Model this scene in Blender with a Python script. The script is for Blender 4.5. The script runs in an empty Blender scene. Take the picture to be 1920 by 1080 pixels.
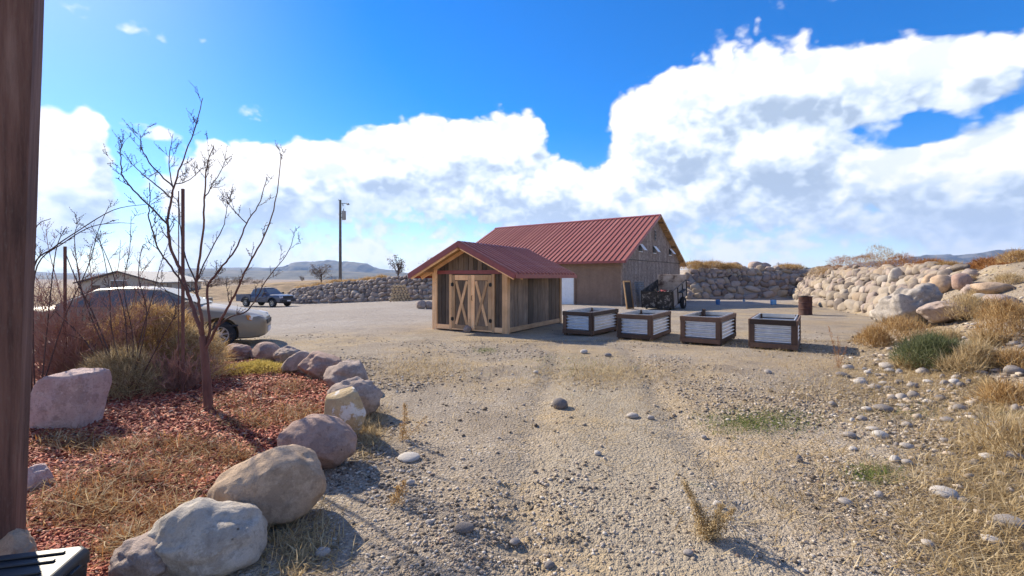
import bpy, bmesh, math, random
import numpy as np
from mathutils import Vector, Matrix, Euler, noise as mnoise
random.seed(7); RNG = np.random.default_rng(11)
R = math.radians
scene = bpy.context.scene
col = scene.collection
# ------------------------------------------------------------------ camera
CAMZ = 1.6; FPX = 853.33; HZ = 519.0
cam_d = bpy.data.cameras.new('camera'); cam = bpy.data.objects.new('camera', cam_d); col.objects.link(cam)
cam.location = (0, 0, CAMZ); cam.rotation_euler = (R(90), 0, 0)
cam_d.lens = 16; cam_d.sensor_width = 36; cam_d.shift_y = -(540 - HZ) / 1920
cam_d.clip_start = 0.05; cam_d.clip_end = 30000
scene.camera = cam
# ------------------------------------------------------------------ light
SUN_EL = R(32); SUN_DIR = Vector((-0.76, 0.65, 0)).normalized() * math.cos(SUN_EL) + Vector((0, 0, math.sin(SUN_EL)))
sun_d = bpy.data.lights.new('sun', 'SUN'); sun = bpy.data.objects.new('sun', sun_d); col.objects.link(sun)
sun.rotation_euler = SUN_DIR.to_track_quat('Z', 'Y').to_euler(); sun.location = (0, 0, 60)
sun_d.energy = 3.7; sun_d.angle = R(0.53); sun_d.color = (1.0, 0.89, 0.71)
scene.view_settings.view_transform = 'Standard'; scene.view_settings.look = 'None'
scene.view_settings.gamma = 1; scene.view_settings.exposure = 1.28; scene.view_settings.use_curve_mapping = False
scene.cycles.use_denoising = True
scene.cycles.max_bounces = 6; scene.cycles.transparent_max_bounces = 8; scene.cycles.volume_bounces = 0
scene.cycles.sample_clamp_indirect = 8.0
# ------------------------------------------------------------------ sky
world = bpy.data.worlds.new('World'); scene.world = world; world.use_nodes = True
def make_world():
    nt = world.node_tree; N = nt.nodes; L = nt.links; N.clear()
    def density_group():
        g = bpy.data.node_groups.new('cloud_density', 'ShaderNodeTree')
        g.interface.new_socket('Dir', in_out='INPUT', socket_type='NodeSocketVector')
        g.interface.new_socket('Density', in_out='OUTPUT', socket_type='NodeSocketFloat')
        g.interface.new_socket('Relief', in_out='OUTPUT', socket_type='NodeSocketFloat')
        n = g.nodes; l = g.links
        gi = n.new('NodeGroupInput'); go = n.new('NodeGroupOutput')
        def math_(op, a, b=None, c=None):
            m = n.new('ShaderNodeMath'); m.operation = op
            for i, v in enumerate((a, b, c)):
                if v is None: continue
                if isinstance(v, (int, float)): m.inputs[i].default_value = v
                else: l.new(v, m.inputs[i])
            return m.outputs[0]
        def vmath(op, a, b):
            m = n.new('ShaderNodeVectorMath'); m.operation = op
            l.new(a, m.inputs[0])
            if isinstance(b, tuple): m.inputs[1].default_value = b
            else: l.new(b, m.inputs[1])
            return m
        d = gi.outputs[0]
        def nz(scale, detail, rough, off, sx=(1, 1, 1)):
            v = vmath('MULTIPLY', d, sx).outputs[0]
            v = vmath('ADD', v, off).outputs[0]
            t = n.new('ShaderNodeTexNoise'); l.new(v, t.inputs['Vector'])
            t.inputs['Scale'].default_value = scale; t.inputs['Detail'].default_value = detail; t.inputs['Roughness'].default_value = rough
            return t.outputs[0]
        # rounded billows: folded noise
        pn = nz(8.0, 2.5, 0.5, (1.3, 4.4, 2.0), (1, 1, 1.25))
        puff = math_('ABSOLUTE', math_('SUBTRACT', pn, 0.5))
        pn2 = nz(21., 2.5, 0.55, (5.3, 1.4, 8.0), (1, 1, 1.3))
        puff2 = math_('ABSOLUTE', math_('SUBTRACT', pn2, 0.5))
        f1 = nz(3.0, 7, 0.62, (3.1, 0.7, 1.9), (1, 1, 1.7))
        f0 = nz(1.6, 1, 0.5, (7.7, 2.2, 5.1), (1, 1, 2.2))
        s = math_('MULTIPLY', math_('SUBTRACT', f1, 0.5), 1.5)
        s = math_('ADD', s, math_('MULTIPLY', math_('SUBTRACT', f0, 0.56), 0.9))
        s = math_('ADD', s, math_('ADD', math_('MULTIPLY', math_('SUBTRACT', puff, 0.08), 1.9), math_('MULTIPLY', math_('SUBTRACT', puff2, 0.08), 1.3)))
        l.new(s, go.inputs[1])
        sz = n.new('ShaderNodeSeparateXYZ'); l.new(d, sz.inputs[0])
        el = n.new('ShaderNodeMapRange'); l.new(sz.outputs[2], el.inputs['Value']); el.interpolation_type = 'SMOOTHSTEP'
        for k_, v_ in (('From Min', 0.03), ('From Max', 0.36), ('To Min', 0.36), ('To Max', 0.0)): el.inputs[k_].default_value = v_
        s = math_('ADD', s, el.outputs['Result'])
        # cloud banks by direction: (px, py, half width, half height, weight)
        banks = [(985, 212, 58, 48, .5), (880, 245, 100, 52, .5), (765, 262, 85, 48, .5), (690, 305, 80, 55, .45), (850, 315, 230, 62, .55), (600, 335, 130, 48, .45), (480, 335, 150, 62, .5), (430, 285, 60, 40, .3),
                 (1465, 118, 100, 58, .5), (1345, 140, 95, 62, .5), (1235, 190, 120, 62, .45), (1600, 140, 120, 62, .5), (1420, 205, 260, 52, .55), (1730, 150, 130, 55, .45), (1880, 118, 120, 48, .45), (1790, 215, 45, 26, .35),
                 (1390, 275, 180, 46, .5), (1240, 335, 210, 46, .5), (1530, 325, 200, 60, .5), (1100, 395, 160, 40, .4),
                 (1890, 250, 85, 42, .5), (1800, 315, 150, 52, .5), (1690, 375, 210, 60, .5), (1880, 400, 170, 80, .45),
                 (125, 270, 66, 66, .55), (150, 335, 62, 55, .5), (90, 385, 95, 45, .45), (172, 215, 26, 50, .7), (295, 172, 60, 20, .95), (470, 208, 52, 20, .85), (275, 246, 55, 17, .8), (240, 45, 190, 26, .72),
                 (1085, 235, 50, 80, -.75), (620, 90, 420, 110, -.62), (1000, 70, 300, 95, -.62), (1700, 20, 420, 48, -.55), (330, 250, 150, 80, -.28), (560, 215, 130, 60, -.4), (90, 120, 260, 70, -.35), (1690, 248, 130, 30, -.65), (1640, 385, 60, 16, -.4), (1130, 290, 60, 24, -.2), (330, 225, 140, 45, -.15), (260, 320, 45, 70, -.35)]
        for (px, py, w, h, k) in banks:
            u = (px - 960) / FPX; v = (HZ - py) / FPX; ln = math.sqrt(1 + u * u + v * v)
            c = Vector((u, 1, v)) / ln
            th = math.atan(u)
            # horizontal axis of the bank, vertical axis
            hx = Vector((math.cos(th), -math.sin(th), 0))
            sw = FPX * ln / w * ln / math.sqrt(1 + v * v) * 0.9; sh = FPX * ln / h * 0.95
            df = vmath('SUBTRACT', d, tuple(c)).outputs[0]
            a = vmath('DOT_PRODUCT', df, tuple(hx * sw)).outputs['Value']
            b = vmath('DOT_PRODUCT', df, (0, 0, sh)).outputs['Value']
            r2 = math_('ADD', math_('MULTIPLY', a, a), math_('MULTIPLY', b, b))
            # only the half of the sky the bank stands in
            e = math_('POWER', 2.718, math_('MULTIPLY', math_('MULTIPLY', r2, r2), -0.6))
            s = math_('MULTIPLY_ADD', e, k, s)
        l.new(s, go.inputs[0])
        return g
    grp = density_group()
    tc = N.new('ShaderNodeTexCoord')
    nrm = N.new('ShaderNodeVectorMath'); nrm.operation = 'NORMALIZE'; L.new(tc.outputs['Generated'], nrm.inputs[0])
    d = nrm.outputs[0]
    def dens(off=None):
        g = N.new('ShaderNodeGroup'); g.node_tree = grp
        if off:
            a = N.new('ShaderNodeVectorMath'); a.operation = 'ADD'; L.new(d, a.inputs[0]); a.inputs[1].default_value = off
            L.new(a.outputs[0], g.inputs[0])
        else: L.new(d, g.inputs[0])
        return g.outputs[0], g.outputs[1]
    (d0, n0), (d1, n1) = dens(), dens((-0.022, 0.0, 0.045))
    def mr(v, a, b, c=0, e=1, smooth=True):
        m = N.new('ShaderNodeMapRange'); m.interpolation_type = 'SMOOTHSTEP' if smooth else 'LINEAR'
        L.new(v, m.inputs['Value']); m.inputs['From Min'].default_value = a; m.inputs['From Max'].default_value = b
        m.inputs['To Min'].default_value = c; m.inputs['To Max'].default_value = e
        return m.outputs['Result']
    def ma(op, a, b):
        m = N.new('ShaderNodeMath'); m.operation = op
        for i, v in enumerate((a, b)):
            if isinstance(v, (int, float)): m.inputs[i].default_value = v
            else: L.new(v, m.inputs[i])
        return m.outputs[0]
    alpha = mr(d0, -0.04, 0.32)
    rel = mr(ma('SUBTRACT', n0, n1), -0.24, 0.22, smooth=False)
    mac = mr(ma('SUBTRACT', d0, d1), -0.42, 0.42, smooth=False)
    thick = mr(d1, 1.3, 0.0, smooth=False)
    lit = ma('ADD', ma('ADD', ma('MULTIPLY', rel, 0.46), ma('MULTIPLY', mac, 0.36)), ma('MULTIPLY', thick, 0.20)); lit = ma('ADD', lit, 0.09)
    sep = N.new('ShaderNodeSeparateXYZ'); L.new(d, sep.inputs[0])
    ramp = N.new('ShaderNodeValToRGB'); L.new(lit, ramp.inputs[0])
    ramp.color_ramp.elements[0].position = 0.0; ramp.color_ramp.elements[0].color = (1.5, 1.9, 2.5, 1)
    ramp.color_ramp.elements[1].position = 0.95; ramp.color_ramp.elements[1].color = (4.7, 4.55, 4.4, 1)
    e = ramp.color_ramp.elements.new(0.46); e.color = (2.95, 3.35, 3.85, 1)
    sky = N.new('ShaderNodeTexSky'); sky.sky_type = 'NISHITA'; sky.sun_disc = False
    sky.sun_elevation = SUN_EL; sky.sun_rotation = math.atan2(SUN_DIR.x, SUN_DIR.y)
    sky.altitude = 1500; sky.air_density = 1.0; sky.dust_density = 0.4; sky.ozone_density = 2.5
    hs = N.new('ShaderNodeHueSaturation'); L.new(sky.outputs[0], hs.inputs['Color']); hs.inputs['Hue'].default_value = 0.510; hs.inputs['Saturation'].default_value = 1.5; hs.inputs['Value'].default_value = 0.78
    mx = N.new('ShaderNodeMix'); mx.data_type = 'RGBA'
    L.new(alpha, mx.inputs['Factor']); L.new(hs.outputs[0], mx.inputs['A']); L.new(ramp.outputs[0], mx.inputs['B'])
    # low pale band of far cloud towards the horizon, all round
    low = ma('MULTIPLY', mr(sep.outputs['Z'], 0.20, 0.0), 0.5)
    mx2 = N.new('ShaderNodeMix'); mx2.data_type = 'RGBA'
    L.new(low, mx2.inputs['Factor']); L.new(mx.outputs['Result'], mx2.inputs['A']); mx2.inputs['B'].default_value = (3.1, 3.6, 4.2, 1)
    bg = N.new('ShaderNodeBackground'); bg.inputs['Strength'].default_value = 0.12
    out = N.new('ShaderNodeOutputWorld')
    L.new(mx2.outputs['Result'], bg.inputs['Color']); L.new(bg.outputs[0], out.inputs['Surface'])
    world.cycles.sampling_method = 'MANUAL'; world.cycles.sample_map_resolution = 512
make_world()
# ------------------------------------------------------------------ helpers
def vnoise(x, y, seed=0):
    x = np.asarray(x, float); y = np.asarray(y, float)
    xi = np.floor(x).astype(np.int64); yi = np.floor(y).astype(np.int64); xf = x - xi; yf = y - yi
    def h(a, b):
        n = (a * 374761393 + b * 668265263 + seed * 1442695041) & 0x7fffffff
        n = ((n ^ (n >> 13)) * 1274126177) & 0x7fffffff
        return ((n ^ (n >> 16)) & 0xffff) / 65535.0
    u = xf * xf * (3 - 2 * xf); v = yf * yf * (3 - 2 * yf)
    return (h(xi, yi) * (1 - u) + h(xi + 1, yi) * u) * (1 - v) + (h(xi, yi + 1) * (1 - u) + h(xi + 1, yi + 1) * u) * v
def fbm(x, y, oct=4, seed=0):
    s = 0; a = .5; t = 0
    for o in range(oct):
        s = s + a * vnoise(np.asarray(x) * 2 ** o + 17.3 * o, np.asarray(y) * 2 ** o - 9.1 * o, seed + o); t += a; a *= .5
    return s / t
def sst(t): t = np.clip(t, 0, 1); return t * t * (3 - 2 * t)
TY = [-40, 0, 3.5, 8.5, 13, 16, 18, 22, 30, 38, 44, 70]
TX = [2.2, 2.2, 3.5, 6.4, 10, 13, 15, 17, 20.3, 24, 27, 40]
TW = [9, 9, 7.5, 5.5, 4.2, 3.0, 2.0, 1.9, 1.9, 1.9, 2, 3]
THt = [1.6, 2.0, 2.5, 2.4, 2.2, 2.1, 2.05, 2.1, 2.35, 2.7, 2.9, 2.9]
TL = [0, 0, 0, 0, 0.3, .8, 1, 1, 1, 1, 1, 1]
LWA = (-24.2, 49.0); LWB = (-5.5, 42.4)
def ground(x, y):
    x = np.asarray(x, float); y = np.asarray(y, float)
    z = -0.0165 * np.clip(y - 8, 0, 52)
    z = z - 0.62 * sst((-x - 6) / 17) * sst((y - 13) / 28)
    far = np.hypot(x, y)
    z = z - 14 * sst((far - 90) / 900)
    # bank on the right
    xt = np.interp(y, TY, TX); W = np.interp(y, TY, TW); H = np.interp(y, TY, THt); lin = np.interp(y, TY, TL)
    d = (x - xt) * 0.85 / W
    ramp = lin * np.clip(d, 0, 1) + (1 - lin) * sst(d * 0.75)
    b1 = H * ramp * (1 - sst((x - xt - 45) / 60))
    b2 = 3.0 * sst((x - 16.4) / 1.6) * np.clip((y - 44) / 2.0, 0, 1) * (1 - sst((y - 75) / 60)) * (1 - sst((x - 75) / 40))
    z = z + np.maximum(b1 * (1 - sst((y - 75) / 60)), b2)
    # berm behind the left stone wall
    t = (x - LWA[0]) / (LWB[0] - LWA[0])
    yl = LWA[1] + t * (LWB[1] - LWA[1])
    H3 = np.interp(t, [0, .25, 1], [1.35, 1.9, 2.45])
    z = z + H3 * np.clip((y - yl) / 1.5, 0, 1) * sst((x + 26.5) / 2.5) * sst((-x - 5.6) / 1.0) * (1 - sst((y - 62) / 15))
    # scrub rise further off on the left
    z = z + 2.6 * np.exp(-((y - 84) / 16) ** 2) * sst((x + 75) / 45) * sst((-x - 3) / 12)
    # small relief
    near = 1 - sst((far - 30) / 60)
    z = z + near * ((fbm(x * .5, y * .5, 3, 5) - .5) * .10 + (fbm(x * 3.1, y * 3.1, 3, 9) - .5) * .035)
    bankm = sst(d * 1.2) * near
    for x0 in (-.35, 1.25):
        z = z - (.045 + .02 * np.sin(y * 26)) * np.exp(-((x - x0 - .13 * y - .06 * np.sin(y * .9)) / .16) ** 2) * sst((y - 1) / 2) * (1 - sst((y - 9) / 4)) * (.5 + fbm(x * 4, y * 1.5, 2, 3))
    z = z + bankm * ((fbm(x * 1.1, y * 1.1, 4, 21) - .5) * .45)
    return z
def gz(x, y): return float(ground(x, y))
def G(px, py, maxd=120):
    u = (px - 960) / FPX; v = (py - HZ) / FPX
    ds = np.concatenate([np.arange(1.2, 20, .01), np.arange(20, maxd, .05)])
    below = (CAMZ - v * ds) <= ground(u * ds, ds)
    k = int(np.argmax(below)) if below.any() else len(ds) - 1
    D = ds[k]; return Vector((u * D, D, gz(u * D, D)))
def P(px, py, D): return Vector(((px - 960) / FPX * D, D, CAMZ - (py - HZ) / FPX * D))

class MB:
    def __init__(s): s.v = []; s.f = []
    def add(s, vs, fs):
        o = len(s.v); s.v += [tuple(v) for v in vs]; s.f += [tuple(i + o for i in f) for f in fs]; return s
    def box(s, x0, x1, y0, y1, z0, z1, M=None):
        vs = [Vector(p) for p in ((x0, y0, z0), (x1, y0, z0), (x1, y1, z0), (x0, y1, z0), (x0, y0, z1), (x1, y0, z1), (x1, y1, z1), (x0, y1, z1))]
        if M is not None: vs = [M @ v for v in vs]
        return s.add(vs, [(0, 3, 2, 1), (4, 5, 6, 7), (0, 1, 5, 4), (1, 2, 6, 5), (2, 3, 7, 6), (3, 0, 4, 7)])
    def beam(s, a, b, w, h, up=(0, 0, 1)):
        a = Vector(a); b = Vector(b); d = (b - a); L_ = d.length; d.normalize(); up = Vector(up)
        if abs(d.dot(up)) > .98: up = Vector((0, 1, 0))
        sx = d.cross(up).normalized(); uz = sx.cross(d)
        M = Matrix((sx, d, uz)).transposed().to_4x4(); M.translation = a
        return s.box(-w / 2, w / 2, 0, L_, -h / 2, h / 2, M)
    def tube(s, pts, rad, n=6, cap=True):
        pts = [Vector(p) for p in pts]; k = len(pts); rings = []
        if not hasattr(rad, '__len__'): rad = [rad] * k
        prev = None
        for i, p in enumerate(pts):
            t = (pts[min(i + 1, k - 1)] - pts[max(i - 1, 0)])
            if t.length < 1e-9: t = Vector((0, 0, 1))
            t.normalize()
            a = prev if prev is not None else (Vector((1, 0, 0)) if abs(t.x) < .8 else Vector((0, 1, 0)))
            a = (a - t * a.dot(t)); a.normalize(); prev = a; b = t.cross(a)
            rings.append([p + (a * math.cos(2 * math.pi * j / n) + b * math.sin(2 * math.pi * j / n)) * rad[i] for j in range(n)])
        o = len(s.v)
        for r in rings: s.v += [tuple(q) for q in r]
        for i in range(k - 1):
            for j in range(n):
                s.f.append((o + i * n + j, o + i * n + (j + 1) % n, o + (i + 1) * n + (j + 1) % n, o + (i + 1) * n + j))
        if cap:
            s.f.append(tuple(o + j for j in range(n))[::-1]); s.f.append(tuple(o + (k - 1) * n + j for j in range(n)))
        return s
    def poly(s, pts, thick, nrm):
        n = Vector(nrm).normalized() * thick; k = len(pts); a = [Vector(p) for p in pts]; b = [p + n for p in a]
        return s.add(a + b, [tuple(range(k))[::-1], tuple(range(k, 2 * k))] + [(i, (i + 1) % k, k + (i + 1) % k, k + i) for i in range(k)])
    def lathe(s, prof, n=20, M=None, axis='z', cap=True):
        o = len(s.v); m = len(prof)
        for (r, z) in prof:
            for j in range(n):
                a = 2 * math.pi * j / n
                p = Vector((r * math.cos(a), r * math.sin(a), z)) if axis == 'z' else Vector((r * math.cos(a), z, r * math.sin(a)))
                if M is not None: p = M @ p
                s.v.append(tuple(p))
        for i in range(m - 1):
            for j in range(n): s.f.append((o + i * n + j, o + i * n + (j + 1) % n, o + (i + 1) * n + (j + 1) % n, o + (i + 1) * n + j))
        if cap: s.f.append(tuple(o + j for j in range(n))[::-1]); s.f.append(tuple(o + (m - 1) * n + j for j in range(n)))
        return s
    def mesh(s, name, m, smooth=None):
        me = bpy.data.meshes.new(name); me.from_pydata(s.v, [], s.f)
        bm = bmesh.new(); bm.from_mesh(me); bmesh.ops.recalc_face_normals(bm, faces=bm.faces); bm.to_mesh(me); bm.free()
        if m: me.materials.append(m)
        if smooth is not None:
            for p in me.polygons: p.use_smooth = True
            me.set_sharp_from_angle(angle=R(smooth))
        return me
    def build(s, name, m, parent=None, smooth=None, bevel=0):
        return link(name, s.mesh(name, m, smooth), parent, bevel)
def link(name, me, parent=None, bevel=0):
    o = bpy.data.objects.new(name, me); col.objects.link(o)
    if parent: o.parent = parent
    if bevel:
        b = o.modifiers.new('bevel', 'BEVEL'); b.width = bevel; b.segments = 2; b.limit_method = 'ANGLE'; b.angle_limit = R(40)
    return o
def tag(o, label=None, cat=None, group=None, kind=None):
    if label: o['label'] = label
    if cat: o['category'] = cat
    if group: o['group'] = group
    if kind: o['kind'] = kind
    return o
def thing(name, label, cat, loc=(0, 0, 0), rz=0, group=None):
    o = bpy.data.objects.new(name, None); col.objects.link(o); o.location = loc; o.rotation_euler = (0, 0, rz); o.empty_display_size = .2
    return tag(o, label, cat, group)
def copy_tree(o, parent=None):
    c = o.copy(); col.objects.link(c); c.parent = parent
    for ch in list(o.children): copy_tree(ch, c)
    return c
def npmesh(name, verts, faces, m, smooth=False):
    """verts (n,3), faces (m,k) numpy, all faces same size"""
    me = bpy.data.meshes.new(name); k = faces.shape[1]
    me.vertices.add(len(verts)); me.vertices.foreach_set('co', np.ascontiguousarray(verts, dtype=np.float32).ravel())
    me.loops.add(faces.size); me.loops.foreach_set('vertex_index', np.ascontiguousarray(faces, dtype=np.int32).ravel())
    me.polygons.add(len(faces)); me.polygons.foreach_set('loop_start', np.arange(0, faces.size, k, dtype=np.int32))
    if smooth: me.polygons.foreach_set('use_smooth', np.ones(len(faces), dtype=bool))
    me.update(calc_edges=True); me.validate()
    if m: me.materials.append(m)
    return me
# ------------------------------------------------------------------ materials
class NT:
    def __init__(s, name):
        s.m = bpy.data.materials.new(name); s.m.use_nodes = True; s.t = s.m.node_tree; s.n = s.t.nodes; s.l = s.t.links
        s.b = s.n['Principled BSDF']
    def new(s, t, **kw):
        x = s.n.new(t)
        for k, v in kw.items(): setattr(x, k, v)
        return x
    def coord(s, kind='Object'):
        return s.n.new('ShaderNodeTexCoord').outputs[kind]
    def pos(s): return s.n.new('ShaderNodeNewGeometry').outputs['Position']
    def setin(s, sock, v):
        if isinstance(v, bpy.types.NodeSocket): s.l.new(v, sock)
        else: sock.default_value = v
    def noise(s, vec, scale, detail=4, rough=.55, sc=None):
        if sc:
            mp = s.new('ShaderNodeMapping'); s.l.new(vec, mp.inputs[0]); mp.inputs['Scale'].default_value = sc; vec = mp.outputs[0]
        t = s.new('ShaderNodeTexNoise'); s.l.new(vec, t.inputs['Vector']); t.inputs['Scale'].default_value = scale
        t.inputs['Detail'].default_value = detail; t.inputs['Roughness'].default_value = rough; return t.outputs[0]
    def voro(s, vec, scale, feature='F1', out='Distance', rnd=1):
        t = s.new('ShaderNodeTexVoronoi', feature=feature); s.l.new(vec, t.inputs['Vector']); t.inputs['Scale'].default_value = scale
        t.inputs['Randomness'].default_value = rnd; return t.outputs[out]
    def ramp(s, fac, stops, interp='LINEAR'):
        r = s.new('ShaderNodeValToRGB'); s.l.new(fac, r.inputs[0]); e = r.color_ramp.elements; r.color_ramp.interpolation = interp
        while len(e) > 1: e.remove(e[0])
        for i, (p, c) in enumerate(stops):
            x = e[0] if i == 0 else e.new(p); x.position = p; x.color = (*c, 1) if len(c) == 3 else c
        return r.outputs[0]
    def mix(s, f, a, b, mode='MIX'):
        m = s.new('ShaderNodeMix', data_type='RGBA', blend_type=mode); s.setin(m.inputs['Factor'], f)
        for k, v in (('A', a), ('B', b)): s.setin(m.inputs[k], v if isinstance(v, bpy.types.NodeSocket) else (*v, 1))
        return m.outputs['Result']
    def math(s, op, a, b=0.0):
        m = s.new('ShaderNodeMath', operation=op); s.setin(m.inputs[0], a); s.setin(m.inputs[1], b); return m.outputs[0]
    def mr(s, v, a, b, c=0., d=1., smooth=True):
        m = s.new('ShaderNodeMapRange', interpolation_type='SMOOTHSTEP' if smooth else 'LINEAR'); s.l.new(v, m.inputs['Value'])
        for k, q in (('From Min', a), ('From Max', b), ('To Min', c), ('To Max', d)): m.inputs[k].default_value = q
        return m.outputs['Result']
    def bump(s, h, strength=.5, dist=.02, nrm=None):
        b = s.new('ShaderNodeBump'); s.l.new(h, b.inputs['Height']); b.inputs['Strength'].default_value = strength; b.inputs['Distance'].default_value = dist
        if nrm is not None: s.l.new(nrm, b.inputs['Normal'])
        s.l.new(b.outputs[0], s.b.inputs['Normal']); return b.outputs[0]
    def rand(s): return s.n.new('ShaderNodeObjectInfo').outputs['Random']
    def col(s, c): s.setin(s.b.inputs['Base Color'], c if isinstance(c, bpy.types.NodeSocket) else (*c, 1))
    def fin(s, rough=.8, metal=0., spec=None):
        s.setin(s.b.inputs['Roughness'], rough); s.b.inputs['Metallic'].default_value = metal
        if spec is not None: s.b.inputs['Specular IOR Level'].default_value = spec
        return s.m
def flat(name, c, rough=.6, metal=0., vary=.15, scale=6, bump=0):
    t = NT(name); n = t.noise(t.coord(), scale, 5)
    lo = tuple(v * (1 - vary) for v in c); hi = tuple(min(1, v * (1 + vary)) for v in c)
    t.col(t.ramp(n, [(.3, lo), (.7, hi)]))
    if bump: t.bump(n, bump, .01)
    return t.fin(rough, metal)
def wood(name, c1, c2, knots=False, grain=30, rough=.75, along='z'):
    t = NT(name); v = t.coord(); r = t.rand()
    off = t.new('ShaderNodeVectorMath', operation='ADD'); t.l.new(v, off.inputs[0])
    cr = t.new('ShaderNodeCombineXYZ'); m10 = t.math('MULTIPLY', r, 37.); t.l.new(m10, cr.inputs[0]); t.l.new(m10, cr.inputs[2]); t.l.new(cr.outputs[0], off.inputs[1])
    sc = {'z': (1, 1, .05), 'x': (.05, 1, 1), 'y': (1, .05, 1)}[along]
    g = t.noise(off.outputs[0], grain, 6, .6, sc); blot = t.noise(off.outputs[0], 2.3, 4)
    c = t.ramp(g, [(.3, c1), (.68, c2)])
    c = t.mix(t.mr(blot, .35, .7, 0., .45), c, tuple(x * .62 for x in c1))
    tone = t.mr(r, 0., 1., .38, 1.5, False)
    hv = t.new('ShaderNodeHueSaturation'); t.l.new(c, hv.inputs['Color']); t.l.new(tone, hv.inputs['Value']); c = hv.outputs[0]
    if knots:
        k = t.voro(off.outputs[0], 5.5); c = t.mix(t.mr(k, .10, .05, 0., .75), c, tuple(x * .3 for x in c1))
    t.col(c); t.bump(g, .35, .004); return t.fin(rough)
def stone(name, stops, scale=3., bump=.5, use_rand=.5, speck=True):
    t = NT(name); v = t.coord(); r = t.rand()
    n = t.noise(v, scale, 7, .62); fine = t.noise(v, scale * 12, 5, .65)
    f = t.math('ADD', t.math('MULTIPLY', n, 1 - use_rand), t.math('MULTIPLY', r, use_rand))
    c = t.ramp(f, stops)
    c = t.mix(t.mr(fine, .38, .62, .0, .55), c, t.mix(.5, c, (.08, .07, .065)))
    if speck:
        sp = t.noise(v, scale * 5, 3, .7); c = t.mix(t.mr(sp, .6, .72, 0, .5), c, (.52, .48, .43))
    t.col(c); h = t.math('ADD', t.math('MULTIPLY', n, .6), t.math('MULTIPLY', fine, .35)); t.bump(h, bump, .05); return t.fin(.9, 0, .25)
# ------------------------------------------------------------------ ground
def ground_material():
    t = NT('gravel_ground'); p = t.pos()
    big = t.noise(p, .22, 4); mid = t.noise(p, 1.1, 5, .6); fine = t.noise(p, 9, 6, .7); grit = t.noise(p, 60, 3, .7)
    vd = t.voro(p, 34); vc = t.voro(p, 34, out='Color')
    vd2 = t.voro(p, 85); vc2 = t.voro(p, 85, out='Color')
    sep = t.new('ShaderNodeSeparateColor'); t.l.new(vc, sep.inputs[0]); sep2 = t.new('ShaderNodeSeparateColor'); t.l.new(vc2, sep2.inputs[0])
    soil = t.ramp(mid, [(.25, (.19, .148, .105)), (.5, (.33, .27, .20)), (.75, (.42, .355, .27))])
    peb = t.ramp(sep.outputs[0], [(0, (.13, .11, .09)), (.4, (.32, .27, .22)), (.75, (.43, .375, .315)), (1, (.60, .55, .48))])
    peb2 = t.ramp(sep2.outputs[1], [(0, (.11, .09, .07)), (.5, (.34, .28, .215)), (1, (.58, .52, .44))])
    edge = t.mr(vd, .62, .30); edge2 = t.mr(vd2, .6, .3)
    cover = t.math('MULTIPLY', t.mr(t.math('ADD', mid, t.math('MULTIPLY', fine, .4)), .55, .82), edge)
    c = t.mix(t.math('MULTIPLY', edge2, .75), soil, peb2)
    c = t.mix(cover, c, peb)
    # grey gravel yard further off
    sx = t.new('ShaderNodeSeparateXYZ'); t.l.new(p, sx.inputs[0])
    yard = t.math('MULTIPLY', t.mr(t.math('ADD', sx.outputs['Y'], t.math('MULTIPLY', t.math('ADD', sx.outputs['X'], t.math('MULTIPLY', big, 5.)), -.8)), 13., 20.), t.mr(sx.outputs['Y'], 60., 48.))
    greyg = t.ramp(t.math('ADD', t.math('MULTIPLY', grit, .6), t.math('MULTIPLY', fine, .4)), [(.3, (.17, .15, .13)), (.5, (.36, .32, .285)), (.7, (.54, .49, .445))])
    c = t.mix(t.math('MULTIPLY', yard, .92), c, greyg)
    # worn sandy wheel track up the middle
    tr = t.math('ABSOLUTE', t.math('SUBTRACT', t.math('SUBTRACT', sx.outputs['X'], t.math('MULTIPLY', sx.outputs['Y'], .13)), .45))
    trk = t.math('MULTIPLY', t.mr(t.math('ADD', tr, t.math('MULTIPLY', mid, 1.6)), 2.0, 1.0), t.mr(sx.outputs['Y'], 12., 6.))
    sand = t.ramp(t.math('ADD', t.math('MULTIPLY', fine, .6), t.math('MULTIPLY', grit, .4)), [(.3, (.22, .175, .12)), (.5, (.37, .31, .225)), (.7, (.48, .415, .315))])
    c = t.mix(t.math('MULTIPLY', trk, .8), c, sand)
    # dry straw and faint green patches
    straw = t.math('MULTIPLY', t.mr(t.noise(p, .55, 5, .65), .46, .60), t.mr(fine, .3, .6))
    c = t.mix(t.math('MULTIPLY', t.math('MULTIPLY', straw, .6), t.math('SUBTRACT', 1., yard)), c, (.42, .30, .15))
    grn = t.math('MULTIPLY', t.mr(t.noise(p, .9, 4, .6), .63, .72), t.mr(fine, .45, .6))
    c = t.mix(t.math('MULTIPLY', t.math('MULTIPLY', grn, .45), t.math('SUBTRACT', 1., yard)), c, (.20, .21, .07))
    c = t.mix(t.mr(big, .35, .65, .22, 0.), c, (.20, .15, .11))
    # country beyond the yard: scrub and dry earth
    rad = t.new('ShaderNodeVectorMath', operation='LENGTH'); t.l.new(p, rad.inputs[0])
    scrub = t.ramp(t.noise(p, .35, 8, .7), [(.35, (.13, .095, .06)), (.5, (.26, .18, .11)), (.62, (.36, .26, .15)), (.75, (.16, .15, .09))])
    c = t.mix(t.mr(rad.outputs['Value'], 56., 68.), c, scrub)
    t.col(c)
    h = t.math('ADD', t.math('MULTIPLY', edge, .5), t.math('ADD', t.math('MULTIPLY', edge2, .25), t.math('ADD', t.math('MULTIPLY', fine, .9), t.math('MULTIPLY', grit, .3))))
    t.bump(h, .65, .03); return t.fin(.95, 0, .15)
M_GROUND = ground_material()
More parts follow.
